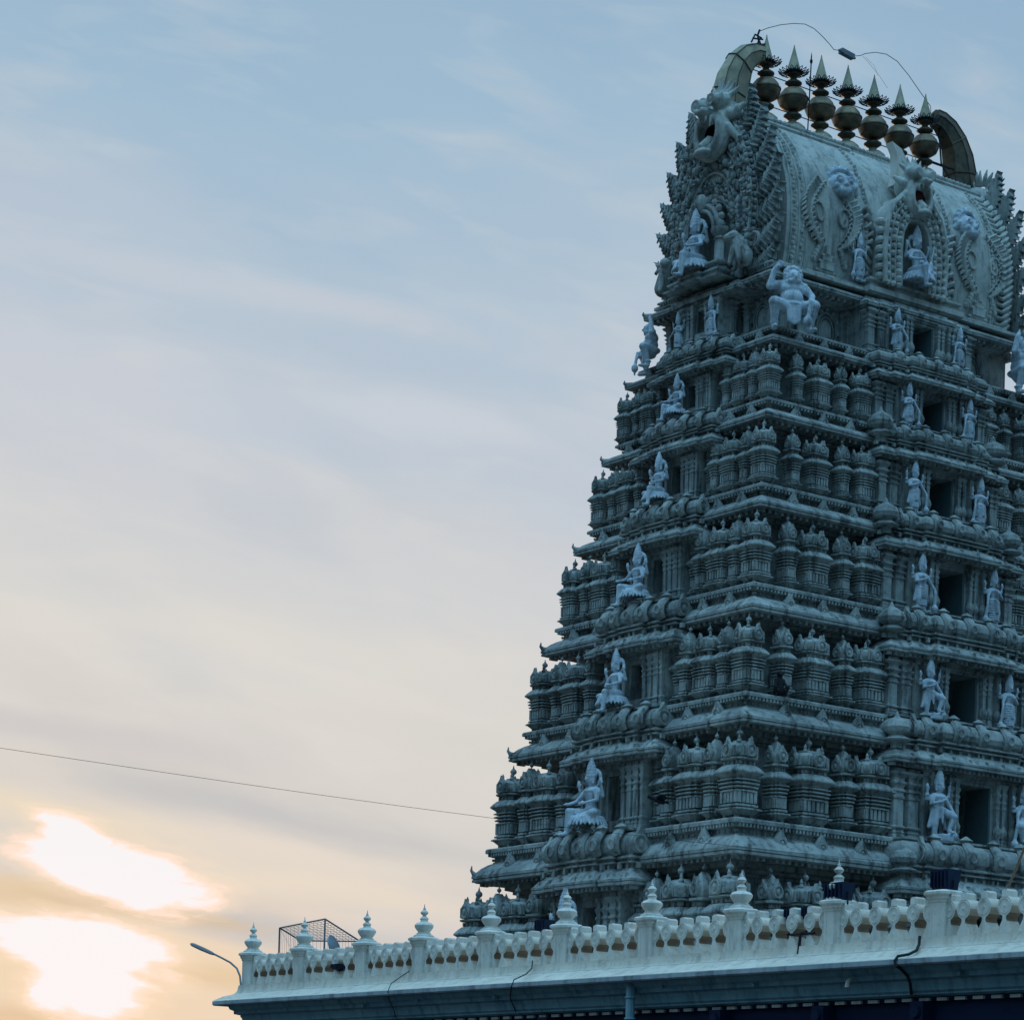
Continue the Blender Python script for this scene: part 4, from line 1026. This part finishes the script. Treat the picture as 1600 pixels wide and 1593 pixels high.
# ------------------------------------------------------------------ horns and kalashas
def horn(sx_, label):
    o = empty('roof_horn', (0, 0, 0)); tag(o, label, 'roof horn')
    # centre line of the crescent in x (towards the middle) and z, with its half depth
    CL = [(-5.55, 34.2, .80, .42), (-5.52, 34.8, .78, .42), (-5.45, 35.4, .70, .40), (-5.33, 36.0, .62, .38), (-5.1, 36.5, .52, .34), (-4.75, 36.88, .44, .30), (-4.38, 37.08, .37, .26), (-4.1, 37.12, .33, .24)]
    mb = MB(); rows = []
    for j, (x, z, hd, hw) in enumerate(CL):
        a_ = CL[max(j-1, 0)]; b_ = CL[min(j+1, len(CL)-1)]; t = Vector((b_[0]-a_[0], 0, b_[1]-a_[1])).normalized(); nn = Vector((-t.z, 0, t.x))
        c = Vector((x, .35, z+EYE)); w = Vector((0, 1, 0))
        hd *= 1.0; rows.append([c+nn*hd*.95, c+nn*hd*.75-w*hw*.75, c+nn*hd*.1-w*hw, c-nn*hd*.8-w*hw*.8, c-nn*hd*.8+w*hw*.8, c+nn*hd*.1+w*hw, c+nn*hd*.75+w*hw*.75])
    m = len(rows[0]); vs = [Vector((p.x*(1 if sx_ < 0 else -1), p.y, p.z)) for r_ in rows for p in r_]
    fs = [(k*m+i, k*m+(i+1) % m, (k+1)*m+(i+1) % m, (k+1)*m+i) for k in range(len(rows)-1) for i in range(m)]+[tuple(range(m)), tuple(range(len(vs)-1, len(vs)-m-1, -1))]
    mb.add(vs, fs); mb.build('horn_plates', M_BR if sx_ < 0 else M_BR2, o, ang=18)
    st = MB()
    for j in (2, 4):
        pts = [tuple(p) for p in rows[j]]; pts = [((p[0]*(1 if sx_ < 0 else -1)), p[1], p[2]) for p in pts]; cx = sum(p[0] for p in pts)/m; cz = sum(p[2] for p in pts)/m
        pts = [(cx+(p[0]-cx)*1.03, .35+(p[1]-.35)*1.05, cz+(p[2]-cz)*1.03) for p in pts]; st.tube(pts+[pts[0]], .022, 5)
    for q in (1, 2, 3):
        st.tube([((rows[j][q].x)*(1 if sx_ < 0 else -1), rows[j][q].y-.005, rows[j][q].z) for j in range(len(rows))], .02, 5)
    st.build('seam_bands', M_BR2, o)
    return o, Vector((CL[-1][0]*(1 if sx_ < 0 else -1), .35, CL[-1][1]+EYE))
h1, tip1 = horn(-1, 'tall curved greenish brass horn rising behind the left lion mask')
h2, tip2 = horn(1, 'dark curved brass horn at the right end of the ridge')
def kalasha(x, label, brass, tilt=0.):
    z = 34.78+EYE; K = empty('kalasha', (x, .35, z)); tag(K, label, 'roof finial', 'row of brass pot finials on the ridge')
    mb = MB(); mb.lathe([(.50, -.15), (.50, .06), (.44, .24), (.3, .36), (.14, .42), (.14, .5)], 20); mb.build('base_bell', M_BR, K)
    mb = MB(); mb.lathe([(.10, .48), (.18, .54), (.31, .63), (.31, .67), (.18, .76), (.10, .84)], 18); mb.build('lower_disc', M_BR2, K)
    mb = MB(); mb.lathe([(.11, .82), (.27, .86), (.44, .97), (.51, 1.13), (.51, 1.20), (.535, 1.21), (.535, 1.25), (.50, 1.26), (.45, 1.39), (.33, 1.54), (.18, 1.59), (.11, 1.62)], 24); mb.build('pot', brass, K)
    mb = MB(); mb.lathe([(.10, 1.6), (.18, 1.66), (.29, 1.74), (.29, 1.78), (.18, 1.86), (.10, 1.91), (.13, 1.98), (.23, 2.04), (.26, 2.1), (.22, 2.16)], 18); mb.build('neck_disc', M_BR2, K)
    mb = MB()
    for q in range(18):
        a_ = 2*PI*q/18; c_, s_ = math.cos(a_), math.sin(a_); w = .05
        pts = [(c_*.26-s_*w*.6, s_*.26+c_*w*.6, 2.13), (c_*.4-s_*w, s_*.4+c_*w, 2.12), (c_*.5-s_*w*.6, s_*.5+c_*w*.6, 2.16), (c_*.53, s_*.53, 2.19), (c_*.5+s_*w*.6, s_*.5-c_*w*.6, 2.16), (c_*.4+s_*w, s_*.4-c_*w, 2.12), (c_*.26+s_*w*.6, s_*.26-c_*w*.6, 2.13)]
        mb.tube(pts, .016, 4)
    mb.lathe([(.28, 2.08), (.3, 2.14), (.27, 2.2)], 18); mb.build('petal_crown', M_BK, K)
    mb = MB(); mb.lathe([(.25, 2.15), (.235, 2.24), (.18, 2.42), (.09, 2.74), (.03, 2.97), (.012, 3.08)], 18); mb.build('spike', M_BR, K)
    return K
KL = ['leftmost brass pot finial, its spike half hidden by the horn tip', 'second brass pot finial from the left, with a full crown of petals', 'third brass pot finial from the left, behind the thin rod',
      'middle brass pot finial with two drooping petal clusters', 'fifth brass pot finial from the left', 'sixth brass pot finial from the left, above the small white horn', 'rightmost brass pot finial, next to the dark horn']
kx = [-3.88+1.253*q for q in range(7)]
for q in range(7): kalasha(kx[q], KL[q], M_PT)
mb = MB()
for zz in (.72, 1.75): mb.tube([(-5.0, .35, 34.78+EYE+zz), (5.0, .35, 34.78+EYE+zz)], .018, 5)
mb.tube([(4.3, .35, 37.0+EYE), (4.35, .2, 35.5+EYE), (5.0, -.3, 34.2+EYE)], .035, 5); mb.tube([(4.0, .35, 35.55+EYE), (5.2, .1, 35.4+EYE)], .03, 5)
tag(mb.build('tie_wires', M_CB), 'thin dark wires tying the row of brass finials together', 'wire')
mb = MB(); p0 = at_y(1262, 205, -.1); p1 = at_y(1268, 88, -.1)
mb.tube([p0, p1], .022, 6); mb.ball(p0.lerp(p1, .93), (.05, .05, .09)); mb.cap(p1, .02, p1+Vector((0, 0, .12)), .006, 5); tag(mb.build('lightning_rod', M_BK), 'thin upright metal rod in front of the third brass finial', 'lightning rod')
mb = MB()
def arc(pp, Y=.35): return [tuple(at_y(x, y, Y)) for x, y in pp]
mb.tube(arc([(1186, 68), (1184, 55), (1187, 47)]), .035, 6); mb.tube(arc([(1174, 66), (1180, 54), (1190, 60)]), .03, 6); mb.tube(arc([(1176, 60), (1192, 62)]), .028, 6)
mb.tube(arc([(1181, 74), (1186, 62), (1192, 78)]), .03, 6); mb.tube(arc([(1189, 70), (1196, 69)]), .03, 5)
mb.tube(arc([(1187, 49), (1200, 44), (1220, 39), (1240, 37), (1258, 38), (1272, 45), (1285, 57), (1297, 70), (1303, 78), (1312, 79)]), .012, 5)
mb.tube(arc([(1334, 88), (1345, 87), (1352, 84), (1368, 82), (1385, 85), (1402, 96), (1420, 118), (1440, 147), (1454, 166), (1455, 185)]), .012, 5)
mb.tube(arc([(1348, 88), (1358, 99), (1375, 120), (1387, 138)]), .006, 4); mb.tube(arc([(1352, 89), (1366, 103), (1372, 118)]), .005, 4)
wire = mb.build('ridge_wire', M_CB); tag(wire, 'thin arched wire from horn tip to horn tip above the finials', 'wire')
mb = MB(); c = at_y(1323, 85, .35); mb.M = Matrix.Translation(c)@Matrix.Rotation(.12, 4, 'Y'); mb.box(-.3, .3, -.1, .1, -.07, .09); mb.box(-.38, .4, -.04, .04, -.02, .03); mb.box(-.22, .2, -.13, .0, -.1, -.05)
tag(mb.build('wire_lamp', M_SL), 'small box-shaped lamp hanging in the middle of the arched wire', 'lamp')

# ================================================================== THE LOW WHITE BUILDING IN FRONT
PX_ = -26.0                         # plane of the balustrade
py = [-5.05, -7.64, -10.6, -13.13, -15.91, -18.81, -21.82, -24.73, -27.63, -30.51, -33.36, -36.2, -39.0]
zc_ = 5.19+EYE                      # top of the pier caps
zl = 4.13+EYE                       # foot of the balustrade
hall = tag(empty('hall_building', (PX_, -20, 0)), 'low flat-roofed building with pale blue eave and stepped cornice below the balustrade', 'building')
def part(mb, name, m, par, **k):
    o = mb.build(name, m, par, **k); o.matrix_parent_inverse = par.matrix_world.inverted() if False else Matrix.Translation(-Vector(par.location)); return o
Y0, Y1 = -4.6, -42.0
EH = 3.84+EYE
cor = at_x(331.5, 1568.7, -27.1)
eX, eY, eZ = -27.1, cor.y, cor.z
def hp(dx): return [(PX_-.0-dx, Y1-dx), (PX_+14, Y1-dx), (PX_+14, Y0+dx), (PX_-dx, Y0+dx)]
mb = MB()
ex = -27.1
ov = PX_-ex                          # how far the eave reaches out
endY = eY
def hrect(o_): return [(PX_-o_, Y1), (PX_+12, Y1), (PX_+12, endY-ov+o_), (PX_-o_, endY-ov+o_)]
mb.sweep(hrect(0), [(ov-.25, eZ-.03), (ov-.03, eZ-.03), (ov, eZ), (ov, eZ+.085), (ov-.03, eZ+.09), (ov-.4, eZ+.088)])
part(mb, 'eave', M_EB, hall)
mb = MB()
mb.sweep(hrect(0), [(ov-.4, eZ+.06), (ov-.035, eZ+.06), (ov-.035, eZ+.10), (ov-.3, eZ+.17), (.42, zl-.02), (.42, zl-.01), (-.5, zl-.01)])
part(mb, 'apron', M_CR, hall)
mb = MB()
mb.sweep(hrect(0), [(ov-.3, eZ-.02), (ov-.34, eZ-.12), (ov-.42, eZ-.16), (ov-.42, eZ-.24), (ov-.55, eZ-.27), (ov-.55, eZ-.31), (ov-.58, eZ-.35), (ov-.6, eZ-.46), (ov-.66, eZ-.5), (ov-.66, eZ-.53), (ov-.8, eZ-.56)])
part(mb, 'stepped_cornice', M_BB, hall)
mb = MB()
mb.sweep(hrect(0), [(ov-.86, eZ-.5), (ov-.86, eZ-.64), (ov-.95, eZ-.66), (ov-1.0, 0)])
part(mb, 'wall', M_NV, hall)
mb = MB(); mb.box(-.035, .035, -.13, .13, -.03, .03); dsrc = mb.build('dentil', M_WH)
for q in range(80): put(dsrc, hall, Matrix.Translation(-Vector(hall.location))@T(ex+.835, endY-ov-.46*q, eZ-.615))
bpy.data.objects.remove(dsrc, do_unlink=True)
for j, px in enumerate((860, 1130, 1290, 1445)):
    y = at_x(px, 1580, ex+.85).y; b = MB(); b.box(ex+.62, ex+1.0, y-.17, y+.17, eZ-1.1, eZ-.655)
    b.M = Matrix.Translation((ex+.6, y, eZ-.86))@Matrix.Rotation(PI/2, 4, 'Y'); b.lathe([(.11, -.05), (.13, .0), (.1, .02), (.04, .03)], 12); part(b, 'beam_end', M_NV, hall)
mb = MB()                            # roof deck
mb.box(PX_, PX_+12, Y1, endY-ov, zl-.3, zl-.02); part(mb, 'roof_deck', M_CR, hall)
for j, (px, pyy) in enumerate(((572, 1570), (657, 1561), (778, 1556), (905, 1548), (1040, 1540), (1183, 1537), (1335, 1530), (1505, 1519))):
    p = at_x(px, pyy, ex+.42); b = MB(); b.tube([p+Vector((.12, 0, .02)), p+Vector((-.12, 0, -.02))], .04, 8)
    if j == 6: b.tube([p+Vector((-.12, 0, -.02)), p+Vector((-.17, 0, -.05)), p+Vector((-.19, 0, -.16))], .045, 8)
    part(b, 'waterspout', M_WH if j == 6 else M_BB, hall)

# balustrade: foot wall, piers with finials, extruded balusters
bal = tag(empty('balustrade', (PX_, -20, zl)), 'whitewashed balustrade with round-topped balusters and urn-topped piers along the roof edge', 'balustrade')
mb = MB()
yE = py[0]+.28
P = [(PX_-.25, Y1), (PX_+.25, Y1), (PX_+.25, yE), (PX_-.25, yE)]
mb.sweep(P, [(.5, zl-.22), (.3, zl-.1), (.12, zl-.04), (.06, zl+.0), (.02, zl+.06), (.0, zl+.2), (0, zl+.21), (-.1, zl+.21)])
part(mb, 'foot_wall', M_CR, bal)
def bal_mesh():
    m = MB(); H = .62
    half = [(.15, 0), (.14, .05), (.115, .10), (.085, .15), (.055, .2), (.04, .24), (.04, .27)]+[(.158*math.cos(R(a_)), .445+.165*math.sin(R(a_))) for a_ in range(-70, 71, 14)]
    out = [(x, z) for x, z in half]+[(-x, z) for x, z in half[::-1]]
    n = len(out); vs = [(x, -.14, z) for x, z in out]+[(x, .17, z) for x, z in out]
    m.add(vs, [tuple(range(n)), tuple(range(2*n-1, n-1, -1))], 0)
    for i in range(n):
        j = (i+1) % n; zm = (out[i][1]+out[j][1])/2; m.add([vs[i], vs[j], vs[n+j], vs[n+i]], [(0, 1, 2, 3)], 1 if .2 < zm < .34 else 3 if .34 <= zm < .44 else 2)  # down-facing sides brown, then beige: shade below the head painted in
    m.ring((0, -.14, .45), .12, .014, n=18, m=5); m.ball((0, -.14, .45), (.035, .02, .035), 8, 4)
    m.add([(-.06, -.15, .59), (.06, -.15, .59), (.06, -.15, .69), (.04, -.12, .72), (-.04, -.12, .72), (-.06, -.15, .69),
           (-.06, .13, .59), (.06, .13, .59), (.06, .13, .69), (.04, .1, .72), (-.04, .1, .72), (-.06, .13, .69)],
          [(0, 1, 2, 3, 4, 5), (11, 10, 9, 8, 7, 6), (0, 6, 7, 1), (1, 7, 8, 2), (2, 8, 9, 3), (3, 9, 10, 4), (4, 10, 11, 5), (5, 11, 6, 0)])
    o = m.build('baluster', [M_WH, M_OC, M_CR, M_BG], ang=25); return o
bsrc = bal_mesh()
pm = MB()
pm.sweep(cham(.21, .21, .03), [(.03, 0), (.03, .06), (0, .08), (0, .72), (.02, .74), (.02, .77), (.05, .79), (.06, .84), (.1, .86), (.1, .90), (.04, .93)])
for s_ in (-1, 1):
    pm.box(-.05, .05, -.222, -.2, .18, .6) if False else None
    pm.box(s_*.11-.012, s_*.11+.012, -.218, -.2, .14, .64); pm.box(-.218, -.2, s_*.11-.012, s_*.11+.012, .14, .64)
psrc = pm.build('pier', M_WH)
fm = MB()
fm.sweep(cham(.16, .16, .05), [(.06, .93), (.05, .97), (-.01, 1.0), (-.02, 1.03)])
fm.lathe([(.15, 1.0), (.15, 1.06), (.19, 1.11), (.23, 1.17), (.235, 1.22), (.19, 1.27), (.1, 1.30), (.09, 1.34), (.11, 1.38), (.07, 1.42), (.035, 1.45), (.08, 1.49), (.10, 1.53), (.07, 1.57), (.03, 1.6), (.035, 1.62), (.015, 1.66), (.005, 1.74)], 16)
fsrc = fm.build('finial', M_WH)
ps = .98
IM = Matrix.Translation(-Vector(bal.location))
zt_ = zl+.2
for q in range(13):
    z = zl+.02
    pr = put(psrc, bal, IM@T(PX_, py[q], z, 0, 1, 1, 1.155), False)
    if q != 9: put(fsrc, pr, Matrix.Diagonal((1, 1, 1/1.155, 1))@T(0, 0, .155*.93, 0), False)
    if q < 12:
        for t in (.23, .41, .59, .77):
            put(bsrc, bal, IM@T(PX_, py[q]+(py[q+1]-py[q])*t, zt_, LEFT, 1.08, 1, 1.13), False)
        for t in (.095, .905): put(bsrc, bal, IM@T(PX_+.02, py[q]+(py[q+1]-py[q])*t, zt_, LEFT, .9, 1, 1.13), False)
for o in (bsrc, psrc, fsrc): bpy.data.objects.remove(o, do_unlink=True)

# floodlights on the parapet
def flood(px, pyy, w, h, label, X=PX_+.15, arm=False, rz=0.):
    c = at_x(px, pyy, X); o = empty('floodlight', c, LEFT+rz); tag(o, label, 'floodlight', 'dark floodlights on the balustrade')
    m = MB(); m.add([(-w*.42, -.12, -h/2), (w*.42, -.12, -h/2), (w/2, -.16, h/2), (-w/2, -.16, h/2), (-w*.42, .14, -h/2), (w*.42, .14, -h/2), (w/2, .2, h/2), (-w/2, .2, h/2)],
              [(0, 1, 2, 3), (7, 6, 5, 4), (0, 4, 5, 1), (1, 5, 6, 2), (2, 6, 7, 3), (3, 7, 4, 0)])
    for q in range(5): m.box(-w*.38+q*w*.19-.012, -w*.38+q*w*.19+.012, -.19, -.13, -h*.3, h*.42)
    m.build('lamp_housing', M_NB, o)
    m = MB(); m.tube([(-w*.5, 0, 0), (-w*.5, 0, -h*.62), (w*.5, 0, -h*.62), (w*.5, 0, 0)], .02, 6); m.tube([(0, 0, -h*.62), (0, 0, -h*.62-.25)], .03, 6)
    if arm: m.tube([(0, 0, -h*.62-.2), (0, -.35, -h*.62-.3), (0, -.4, -h*.62-.75)], .035, 6); m.tube([(-.35, -.3, -h*.62-.3), (.35, -.3, -h*.62-.3)], .03, 6)
    m.build('bracket', M_BK, o); return o
flood(1310, 1394, .55, .38, 'dark navy tub-shaped floodlight in front of an urn finial', X=PX_-.05)
flood(1476, 1376, .48, .42, 'dark box-shaped floodlight standing on the finial-less pier', X=PX_+.05)
flood(1244, 1428, .42, .2, 'flat dark floodlight on the baluster tops, nearer the middle pier', arm=False)
flood(1272, 1426, .45, .22, 'flat dark floodlight with bracket hanging over the baluster front', arm=True)
flood(851, 1447, .35, .3, 'small navy floodlight peeking over the baluster tops below the tower corner', X=PX_+.3)
flood(530, 1510, .3, .14, 'little dark lamp fixed between balusters near the left end', X=PX_-.05)

# street lamp at the left end
o = empty('street_lamp', (PX_+.3, py[0]+.5, zl)); tag(o, 'slim lamp on a curved arm reaching out past the left end of the balustrade', 'lamp')
IMl = Matrix.Translation(-Vector(o.location))
Xl = PX_+.3
mb = MB(); mb.tube([at_x(x, y, Xl) for x, y in ((377, 1560), (376.5, 1540), (375, 1524), (370, 1512), (360, 1503), (347, 1496), (333, 1489))], .028, 8); b = mb.build('arm', M_SL, o); b.matrix_parent_inverse = IMl
mb = MB(); a_, b_ = at_x(334, 1490, Xl), at_x(299, 1474, Xl); mb.tube([a_, a_.lerp(b_, .15), a_.lerp(b_, .5), a_.lerp(b_, .9), b_], [.03, .05, .06, .055, .03], 8, sq=1.5); b = mb.build('lamp_head', M_SL, o); b.matrix_parent_inverse = IMl
# wire cage and dish behind the parapet
Xc = PX_+3.2
o = empty('steel_cage', at_x(437, 1483, Xc)); tag(o, 'open box cage of steel rods and wire mesh behind the parapet', 'cage'); IMl = Matrix.Translation(-Vector(o.location))
A1, A2, A3 = at_x(437, 1449, Xc), at_x(508, 1435, Xc), None
bot = zl-.1
B1, B2 = at_x(470, 1469, Xc+1.7), at_x(563, 1470, Xc+1.7)
mb = MB(); corners = [A1, A2, B2, B1]
for j in range(4):
    mb.tube([corners[j], corners[(j+1) % 4]], .022, 6); mb.tube([corners[j], Vector((corners[j].x, corners[j].y, bot))], .026, 6)
b = mb.build('frame', M_SL, o); b.matrix_parent_inverse = IMl
mb = MB()
for q in range(1, 12):
    t = q/12; mb.tube([A1.lerp(A2, t), B1.lerp(B2, t)], .005, 4); mb.tube([A1.lerp(B1, t), A2.lerp(B2, t)], .005, 4)
    for (p_, r_) in ((A1, A2), (A2, B2), (A1, B1)):
        s = p_.lerp(r_, t); mb.tube([s, Vector((s.x, s.y, bot))], .004, 4)
mb.tube([A1, Vector((A2.x, A2.y, bot))], .005, 4)
b = mb.build('wire_mesh', M_SL, o); b.matrix_parent_inverse = IMl
c = at_x(522, 1479, PX_+1.5); o = empty('satellite_dish', c); tag(o, 'grey round dish rising just above the parapet next to the cage', 'dish')
mb = MB(); mb.M = Matrix.Rotation(R(70), 4, 'X')@Matrix.Rotation(R(30), 4, 'Y'); mb.lathe([(.02, .1), (.2, .08), (.33, .02), (.34, 0), (.33, -.01), (.2, .05), (.01, .07)], 20); mb.build('reflector', M_SL, o)
mb = MB(); mb.tube([(0, 0, 0), (0, .1, -.7)], .03, 6); mb.build('stand', M_SL, o)

# cables and pipes on the white building
def thing(mb, name, m, label, cat, group=None): return tag(mb.build(name, m), label, cat, group)
mb = MB(); mb.tube([at_x(x, y, X) for x, y, X in ((1437, 1462, -26.35), (1436, 1475, -26.4), (1432, 1484, -26.75), (1420, 1490, -26.95), (1403, 1493, -27.08), (1398, 1500, -27.15), (1400, 1508, -27.15), (1408, 1513, -26.85), (1418, 1524, -26.7), (1422, 1535, -26.68), (1424, 1552, -26.5))], .03, 7)
thing(mb, 'drain_hose', M_CB, 'thick dark bent hose running down over the eave on the right', 'hose')
mb = MB(); mb.tube([at_x(x, y, X) for x, y, X in ((640, 1516, -26.4), (625, 1526, -26.6), (611, 1536, -27.0), (606, 1548, -27.15), (608, 1562, -26.75), (616, 1578, -26.7), (618, 1590, -26.4))], .011, 5)
thing(mb, 'thin_cable', M_CB, 'thin looping cable hanging over the eave on the left', 'cable')
mb = MB(); mb.tube([at_x(x, y, X) for x, y, X in ((832, 1500, -26.33), (831, 1512, -26.38), (822, 1521, -26.8), (803, 1530, -27.12), (799, 1541, -27.15), (797, 1558, -26.8), (806, 1580, -26.5))], .014, 5)
thing(mb, 'slack_cable', M_CB, 'slack dark cable below the tower corner, over the eave', 'cable')
mb = MB(); p = at_x(985, 1560, ex+.3); mb.tube([(p.x, p.y, eZ-.1), (p.x, p.y, eZ-1.8)], .1, 10)
for zz in (.25, .7, 1.2): mb.ring((p.x, p.y, eZ-.1-zz), .11, .02, 'z', n=12, m=5)
thing(mb, 'downpipe', M_BB, 'blue-grey vertical downpipe under the eave', 'pipe')
mb = MB(); a_ = at_x(-40, 1162, -34); b_ = at_y(1640, 1368, -8.2)
pts = [a_.lerp(b_, t/24) for t in range(25)]
for j, p in enumerate(pts): p.z -= .5*math.sin(PI*j/24)*.6
mb.tube(pts, .006, 5); thing(mb, 'overhead_wire', M_CB, 'single thin overhead wire crossing the sky to the tower', 'wire')
mb = MB(); mb.tube([at_x(1575, 1386, PX_+.6), at_x(1606, 1312, PX_+.6)], .025, 6); thing(mb, 'bamboo_pole', M_OC, 'thin pale pole leaning at the right edge behind the balusters', 'pole')

# ------------------------------------------------------------------ animals
def monkey(loc, rz, s, label):
    m = MB(); m.cap((0, .02, .16), .13, (0, 0, .42), .10); m.cap((0, 0, .42), .09, (0, -.02, .5), .07); m.ball((0, -.03, .6), (.085, .09, .095), 10, 7); m.ball((0, -.11, .575), (.045, .045, .04), 8, 5)
    for q in (-1, 1):
        m.ball((q*.085, -.01, .61), (.025, .02, .035), 6, 4); m.ball((q*.03, -.11, .61), .012, 5, 4)
        m.cap((q*.1, 0, .44), .045, (q*.15, -.1, .28), .035); m.cap((q*.15, -.1, .28), .03, (q*.1, -.22, .14), .025); m.cap((q*.1, -.22, .14), .025, (q*.1, -.27, .1), .015, 5)
        m.cap((q*.09, 0, .1), .08, (q*.17, -.2, .22), .055); m.cap((q*.17, -.2, .22), .05, (q*.13, -.12, .03), .03); m.cap((q*.13, -.12, .03), .03, (q*.14, -.24, .02), .022, 6)
    m.tube([(0, .12, .08), (.05, .3, .02), (.12, .4, -.1), (.14, .42, -.3)], [.035, .028, .025, .018], 6)
    o = m.build('sitting_monkey', M_FU, remesh=.012); o.location = loc; o.rotation_euler = (0, 0, rz); o.scale = (s, s, s); tag(o, label, 'monkey')
e5 = HH(5)/3.6; p = at_y(1217, 1088, -(B(5)-.42)); monkey((p.x, p.y-.02, HZ[5]+.99*e5), R(-25), 1.15, 'dark monkey sitting on the cornice ledge right of the near corner')
def crow(loc, rz, s, fly, label, pitch=0.):
    o = empty('crow', loc, rz); o.scale = (s, s, s); o.rotation_euler = (pitch, 0, rz); tag(o, label, 'bird')
    m = MB(); m.cap((0, .08, 0), .06, (0, -.08, .04), .065); m.ball((0, -.17, .09), (.045, .055, .045), 8, 6); m.cap((0, -.21, .085), .018, (0, -.28, .075), .006, 6); m.tube([(0, .12, 0), (0, .32, -.03)], [.045, .05], 6, sq=.3 if False else 1)
    for q in (-1, 1): m.cap((q*.03, 0, -.04), .012, (q*.03, -.01, -.12), .008, 5)
    m.build('body', M_BK, o)
    for q in (-1, 1):
        w = MB()
        if fly: w.add([(q*.04, -.07, .04), (q*.22, -.12, .14), (q*.46, .0, .1), (q*.42, .1, .08), (q*.2, .12, .08), (q*.04, .1, .03), (q*.04, -.07, .055), (q*.22, -.12, .155), (q*.46, .0, .112), (q*.42, .1, .092), (q*.2, .12, .095), (q*.04, .1, .045)],
                      [(0, 1, 2, 3, 4, 5), (11, 10, 9, 8, 7, 6)]+[(j, (j+1) % 6, 6+(j+1) % 6, 6+j) for j in range(6)])
        else: w.cap((q*.055, -.06, .03), .035, (q*.04, .2, -.02), .02, 7)
        w.build('wing', M_BK, o)
crow(at_x(1030, 1252, -A(6)-.25), R(60), 1.25, True, 'dark bird flying in front of the lower pavilions', .5)
crow(at_x(980, 806, -A(3)-.4)+Vector((0, 0, .0)), R(150), 1.0, False, 'small dark bird perched on the third bay roof of the narrow side')
